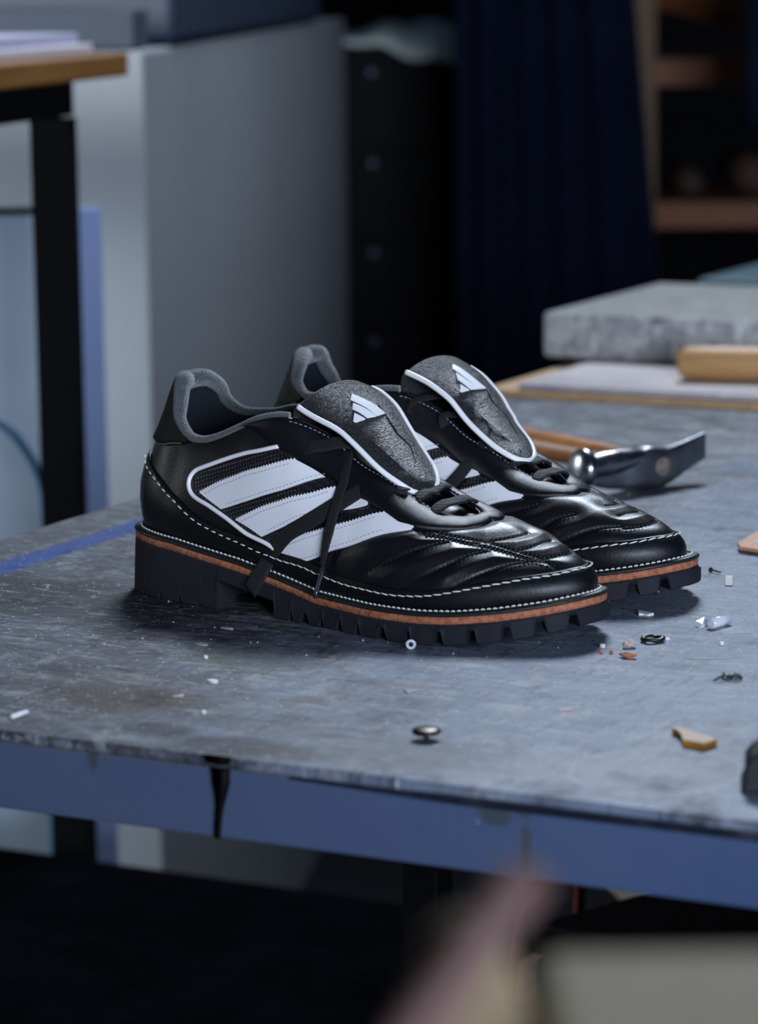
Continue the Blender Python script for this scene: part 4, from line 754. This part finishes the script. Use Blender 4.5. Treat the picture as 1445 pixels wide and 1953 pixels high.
for k in range(9): 
    a = r_.uniform(0, 6.28); q0 = np.array([.2252 + r_.uniform(-.003, .003), -.0378 + r_.uniform(-.004, .004), ZT + .0008]); mb.tube([q0, q0 + [math.cos(a) * .003, math.sin(a) * .003, .0016], q0 + [math.cos(a) * .006, math.sin(a + .4) * .006, .0002]], .0006, 5)
small('green_scrap', mb, M['pale_green'], 'frayed dark green scrap on the right of the bench', 'scrap', True)
mb = MB(); r_ = random.Random(11)
for k in range(420):
    x, y = r_.uniform(-.34, .36), r_.uniform(-.275, .5); s = r_.choice([.0003, .0004, .0005, .0007, .0009]); z = ZT + .00002
    t0 = r_.uniform(0, 6.28); V = [(x + s * math.cos(t0 + k2 * 1.57) * r_.uniform(.6, 1.2), y + s * 1.3 * math.sin(t0 + k2 * 1.57) * r_.uniform(.6, 1.2), z) for k2 in range(4)]
    mb.add(V + [(x, y, z + s * .9)], [(0, 1, 4), (1, 2, 4), (2, 3, 4), (3, 0, 4), (3, 2, 1, 0)])
o = mb.build('dust_specks', mat('pale_dust', (.6, .6, .6), .8)); tag(o, 'pale dust and crumbs scattered over the bench top', 'dust', kind='stuff')
# ================================================================ BACKGROUND, LEFT
M['panel'] = mat('grey_enamel', (.26, .275, .29), .6, noise=(2, (.235, .25, .265)))
cb = MB().prism([(-.886, 1.21), (-1.42, 2.66), (-2.6, 2.9), (-2.2, 1.30)], 0, ZT + .283); o = cb.build('storage_cabinet', M['panel'], None, bevel=.004)
tag(o, 'tall pale grey storage cabinet behind the left table', 'cabinet')
M['navy'] = mat('dark_navy_cloth', (.014, .022, .045), .85, noise=(6, (.020, .030, .060)))
o = MB().prism([(-.935, 1.355), (-1.32, 2.40), (-2.2, 2.5), (-1.9, 1.45)], ZT + .2835, ZT + .60).build('storage_bin', mat('navy_plastic', (.016, .026, .052), .6), None, bevel=.01); tag(o, 'dark navy bin standing on top of the grey cabinet', 'bin')
o = MB().prism([(-.905, 1.225), (-.935, 1.300), (-1.4, 1.33), (-1.4, 1.245)], ZT + .2835, ZT + .325).build('flat_box', mat('blue_grey_card', (.030, .042, .065), .7), None, bevel=.004); tag(o, 'flat blue-grey box on the front corner of the grey cabinet', 'box')
tb = empty('side_table', (-1.0, .8, 0), 0, 'dark side table with an orange-brown wooden top at the left', 'table')
tp = [(-.793, 1.030), (-.690, .500), (-1.35, .36), (-1.45, 1.10)]
MB().prism(tp, ZT + .266, ZT + .288).build('table_top', wood('orange_wood_edge', (.24, .11, .028), (.17, .070, .016), (8, 8, 60), .5), tb, keep=True, bevel=.003)
MB().prism([(-.812, .960), (-.735, .56), (-1.3, .46), (-1.35, 1.05)], ZT + .232, ZT + .266).build('table_frame', M['black_steel'], tb, keep=True)
for x, y in ((-.800, .906), (-1.08, .52), (-1.30, .52), (-1.33, 1.02)): MB().box(x - .0175, x + .0175, y - .0175, y + .0175, 0, ZT + .232, rot=.3).build('leg', M['black_steel'], tb, keep=True)
M['paper'] = mat('pale_paper', (.62, .58, .62), .7)
pr_ = random.Random(5)
for k, (z, dx, lab) in enumerate(((0, 0, 'pinkish white paper sheets, bottom stack on the left table'), (.008, -.02, 'pale lilac folder lying on the paper sheets of the left table'))):
    o = MB().box(-1.20 + dx, -.815 + dx * .5, .80, 1.0 - .01 * k, ZT + .2885 + z, ZT + .2965 + z + .002 * k, rot=.12 + .05 * k).build('paper_stack' if k == 0 else 'folder', M['paper'] if k == 0 else mat('lilac_folder', (.36, .36, .47), .6), None, bevel=.001); tag(o, lab, 'papers')
bp_ = empty('blue_board', (-.95, 1.05, 0), 0, 'light blue framed board leaning behind the leg of the left table', 'board')
ddx = np.array([.889, .457]); o0 = np.array([-.884, 1.066])
def slab2(a0, a1, d0, d1, z0, z1): 
    nrm_ = np.array([-.457, .889]); return MB().prism([tuple(o0 + ddx * a + nrm_ * d) for a, d in ((a0, d0), (a1, d0), (a1, d1), (a0, d1))], z0, z1)
slab2(-.75, .001, 0, .012, 0, ZT + .131).build('blue_sheet', mat('light_blue_sheet', (.66, .82, .98), .6), bp_, keep=True)
slab2(0.0, .026, -.004, .016, 0, ZT + .134).build('frame_edge', mat('blue_grey_frame', (.24, .32, .55), .55), bp_, keep=True)
slab2(-.75, .0, -.003, 0, ZT + .129, ZT + .136).build('frame_edge', M['black_steel'], bp_, keep=True)
cbp = resample([(-.95, .90, ZT - .05), (-.880, .917, ZT - .058), (-.859, .923, ZT - .078), (-.843, .926, ZT - .105), (-.833, .922, ZT - .149), (-.83, .92, ZT - .30), (-.84, .92, ZT - .6), (-.9, .93, .004)], 60)
o = MB().tube(cbp, .0045, 10).build('cable', mat('blue_cable', (.010, .075, .155), .5), None, smooth=True); tag(o, 'blue cable curving down beside the leg of the left table', 'cable')
o = MB().tube(np.array([-.93, .95, .42]) + .085 * (np.cos(np.linspace(0, 6.28, 40)[:-1])[:, None] * np.array([.889, .457, 0]) + np.sin(np.linspace(0, 6.28, 40)[:-1])[:, None] * np.array([0, 0, 1.])), .020, 10, closed=True).build('hose_coil', mat('dark_hose', (.02, .024, .032), .5), None, smooth=True); tag(o, 'dark hose coil hanging under the left table', 'hose')
# ================================================================ BACKGROUND, MIDDLE AND RIGHT
dc = empty('drawer_cabinet', (-1.45, 2.95, 0), 0, 'tall black drawer cabinet with a column of small round knobs', 'cabinet')
M['black_lacquer'] = mat('black_lacquer', (.0025, .0022, .003), .6, spec=.15); M['knob'] = mat('grey_metal_knob', (.20, .24, .33), .3, metal=.6)
ddr = np.array([.889, .457]); nrm_ = np.array([.457, -.889]); oc = np.array([-1.556, 2.905])
def quad2(a0, a1, d0, d1): return [tuple(oc + ddr * a + nrm_ * d) for a, d in ((a0, d0), (a1, d0), (a1, d1), (a0, d1))]
MB().prism(quad2(-.10, .42, -.45, 0), 0, ZT + .225).build('body', M['black_lacquer'], dc, keep=True)
for k in range(7):
    z1 = ZT + .205 - .143 * k; d = MB().prism(quad2(-.085, .405, 0, .012), z1 - .132, z1).build('drawer', M['black_lacquer'], dc, keep=True, bevel=.002)
    p = oc + ddr * .047 + nrm_ * .012; MB().lathe((p[0], p[1], z1 - .013 - .0), (nrm_[0], nrm_[1], 0), [(0, .004), (.012, .0035), (.014, .0075), (.021, .0080), (.025, .005), (.026, .001)], 16).build('knob', M['knob'], d, smooth=True, keep=False)
# pale cloth slumped on the cabinet top
A_, B_ = 26, 12; gx = np.linspace(0, 1, A_); gy = np.linspace(0, 1, B_); P = np.zeros((A_, B_, 3))
for i, a in enumerate(gx):
    for j, b in enumerate(gy):
        q = oc + ddr * (-.005 + .29 * a) + nrm_ * (.03 - .30 * (1 - b) + .0); wv = .006 * math.sin(a * 11) * b + .004 * math.sin(a * 23 + 2)
        drop = max(0, b - .80) * 5 * (.045 * min(1, a * 1.6)); P[i, j] = (q[0] + (nrm_[0] * .022 * (b > .8)), q[1] + nrm_[1] * .022 * (b > .8), ZT + .236 + .030 * math.sin(math.pi * min(1, a * .9 + .1)) * (1 - b * .35) + wv - drop)
o = MB().grid(P).build('folded_cloth', mat('pale_green_cloth', (.62, .70, .62), .9), None, smooth=True); so = o.modifiers.new('s', 'SOLIDIFY'); so.thickness = .008; so.offset = -1; tag(o, 'crumpled pale green cloth on top of the black drawer cabinet', 'cloth')
def drape(name, x0, x1, y0, y1, z0, z1, mt, label, cat, flare=0, folds=9, amp=.022):
    n, k = 120, 16; P = np.zeros((n, k, 3)); d = np.array([x1 - x0, y1 - y0]); L = np.linalg.norm(d); d /= L; nn_ = np.array([d[1], -d[0]])
    for i, a in enumerate(np.linspace(0, 1, n)):
        for j, b in enumerate(np.linspace(0, 1, k)):
            s = a * L * (1 + flare * b * (a)) ; f = amp * (.5 + .5 * b) * (math.sin(a * folds * 6.28 + .6 * math.sin(a * 9)) + .4 * math.sin(a * folds * 2.3 * 6.28 + b)); q = np.array([x0, y0]) + d * s + nn_ * f; P[i, j] = (q[0], q[1], z1 + (z0 - z1) * b)
    o = MB().grid(P).build(name, mt, None, smooth=True); so = o.modifiers.new('s', 'SOLIDIFY'); so.thickness = .003; return tag(o, label, cat)
M['navy2'] = mat('navy_curtain_cloth', (.005, .0078, .018), .95, spec=.05, noise=(5, (.0075, .011, .024)))
drape('curtain', -1.226, -1.062, 2.640, 2.724, .35, 2.1, M['navy2'], 'dark navy curtain hanging in folds between cabinet and wooden rack', 'curtain', flare=.84, folds=5, amp=.009)
drape('work_apron', -.770, -.55, 2.63, 2.74, ZT + .13, 2.0, M['navy2'], 'dark navy apron hanging in front of the rack at the right edge', 'apron', folds=3, amp=.012)
rk = empty('wooden_rack', (-.9, 3.05, 0), 0, 'open rack of reddish-brown wood with two shelf boards at the right', 'rack')
M['rack'] = wood('reddish_brown_wood', (.30, .105, .035), (.20, .07, .025), (6, 6, 40), .6); M['rack2'] = wood('tan_upright_wood', (.16, .088, .036), (.11, .055, .020), (6, 6, 30), .6)
orr = np.array([-1.073, 2.946]); 
def rq(a0, a1, d0, d1): return [tuple(orr + ddr * a - nrm_ * d) for a, d in ((a0, d0), (a1, d0), (a1, d1), (a0, d1))]
MB().prism(rq(.0, .036, 0, .03), 0, 2.1).build('upright', M['rack2'], rk, keep=True)
MB().prism(rq(.62, .656, 0, .03), 0, 2.1).build('upright', M['rack2'], rk, keep=True)
for z0, z1 in ((ZT + .172, ZT + .212), (ZT - .046, ZT - .008)): MB().prism(rq(.02, .62, .004, .40), z0, z1).build('shelf_board', M['rack'], rk, keep=True)
mb = MB(); P0 = orr + ddr * .015 - nrm_ * .06; P1 = orr + ddr * .22 - nrm_ * .06; mb.tube([(P0[0], P0[1], ZT + .318), (P1[0], P1[1], ZT + .262)], .022, 4); mb.build('diagonal_brace', M['rack'], rk, keep=True)
for k, (a, h, col, lab) in enumerate(((.10, .045, (.045, .022, .014), 'low dark brown leather roll on the lower shelf of the wooden rack'), (.20, .065, (.060, .028, .018), 'bulky reddish-brown leather roll on the lower shelf of the rack'))):
    p = orr + ddr * a - nrm_ * .10; mb = MB(); mb.lathe((p[0], p[1], ZT - .008 + h / 2 * 1.02), (-nrm_[0], -nrm_[1], 0), [(0, h * .1), (.001, h * .46), (.12, h * .5), (.24, h * .47), (.241, h * .1)], 20); o = mb.build('leather_roll', mat('brown_leather_%d' % k, col, .7), None, smooth=True); tag(o, lab, 'leather roll')
o = MB().box(-.36, .2, 1.40, 1.58, ZT + .0125, ZT + .052).build('teal_box', mat('dark_teal_box', (.02, .06, .075), .6), None, bevel=.006); tag(o, 'low dark teal box behind the stone slab', 'box')
# ================================================================ UNDER THE BENCH
bx = empty('tool_case', (.3, .5, ZT - .45), 0, 'black case on the lower shelf under the right part of the bench', 'case')
MB().prism([(-.085, .40), (1.0, .40), (1.0, .78), (.07, .78)], ZT - .4495, ZT - .325).build('case_body', M['black_lacquer'], bx, keep=True, bevel=.004)
MB().prism([(-.087, .398), (1.002, .398), (1.002, .782), (.069, .782)], ZT - .324, ZT - .300).build('case_lid', M['black_lacquer'], bx, keep=True, bevel=.004)
crumple('leather_scraps', (-.145, .64, ZT - .425), .055, .06, .028, mat('dusty_pink_leather', (.15, .085, .08), .8), 'crumpled dusty pink leather under the bench beside the black case', 'leather', 4)
crumple('rag', (-.08, .80, ZT - .385), .11, .03, .074, mat('tan_rag', (.22, .19, .155), .9), 'grey-tan rag heaped at the back of the lower shelf', 'rag', 9)
o = MB().tube(resample([(-.135, .435, ZT - .4455), (-.127, .450, ZT - .36), (-.122, .462, ZT - .315), (-.112, .50, ZT - .292), (-.120, .56, ZT - .31), (-.14, .585, ZT - .4455)], 40), .0045, 8).build('red_cord', mat('red_cord', (.12, .014, .006), .7), None, smooth=True); tag(o, 'red cord looping under the bench beside the pink leather', 'cord')
# ================================================================ FOREGROUND (close to the camera)
fb = empty('front_bench', (.6, -1.4, 0), 0, 'wooden bench in the foreground below the camera', 'bench')
fwd2 = np.array([-.459, .889]); rt2 = np.array([.889, .459]); cp2 = np.array([.804, -1.556])
def fq(a0, a1, d0, d1): return [tuple(cp2 + rt2 * a + fwd2 * d) for a, d in ((a0, d0), (a1, d0), (a1, d1), (a0, d1))]
M['fore_wood'] = wood('pale_bench_wood', (.40, .33, .22), (.30, .24, .15), (30, 30, 30), .6)
MB().prism(fq(-.5, .9, .30, .68), .96, 1.0).build('bench_top', M['fore_wood'], fb, keep=True)
for a, d in ((-.45, .36), (-.45, .64), (.85, .36), (.85, .64)): MB().prism(fq(a - .03, a + .03, d - .03, d + .03), 0, .96).build('leg', M['fore_wood'], fb, keep=True)
M['tan_block'] = wood('tan_wood_block', (.22, .165, .075), (.16, .115, .045), (25, 25, 60), .7)
o = MB().prism(fq(.033, .17, .585, .655), 1.0005, 1.0665).build('wood_block', M['tan_block'], None, bevel=.004); tag(o, 'blurred tan wooden block in the bottom right foreground', 'block')
crumple('leather_bundle', tuple(cp2 + rt2 * .0165 + fwd2 * .620) + (1.041,), .0165, .016, .044, mat('olive_tan_leather', (.17, .125, .065), .8, noise=(40, (.11, .070, .055))), 'blurred crumpled olive-tan leather beside the foreground block', 'leather', 21, .25)
hm = empty('mallet', tuple(cp2 + rt2 * -.061 + fwd2 * .575) + (1.0005,), 0, 'blurred mallet with a mauve head leaning in the foreground', 'mallet')
base = np.array([*(cp2 + rt2 * (-.044) + fwd2 * .575), 1.0065]); topp = np.array([*(cp2 + rt2 * .0415 + fwd2 * .592), 1.1200])
mb = MB(); dv = topp - base; Lh = np.linalg.norm(dv); mb.lathe(base, dv, [(0, .0035), (.002, .0055), (Lh * .40, .0052), (Lh * .70, .0048), (Lh * .86, .0048)], 20); mb.build('mallet_handle', mat('reddish_brown_handle', (.075, .040, .034), .7), hm, smooth=True, keep=True)
mb = MB(); mb.lathe(base + dv * .81, dv + np.array([.0, 0, .01]), [(0, .0065), (.003, .0085), (.008, .0105), (Lh * .14, .0108), (Lh * .175, .0088), (Lh * .19, .002)], 24); mb.build('mallet_head', mat('mauve_leather_head', (.19, .145, .165), .85), hm, smooth=True, keep=True)
crumple('scrap_heap', tuple(cp2 + rt2 * .060 + fwd2 * .560) + (1.034,), .034, .012, .036, mat('pale_olive_leather', (.21, .175, .095), .85, noise=(50, (.14, .11, .06))), 'blurred pale olive scrap heap in front of the foreground block', 'scrap heap', 55, .3)
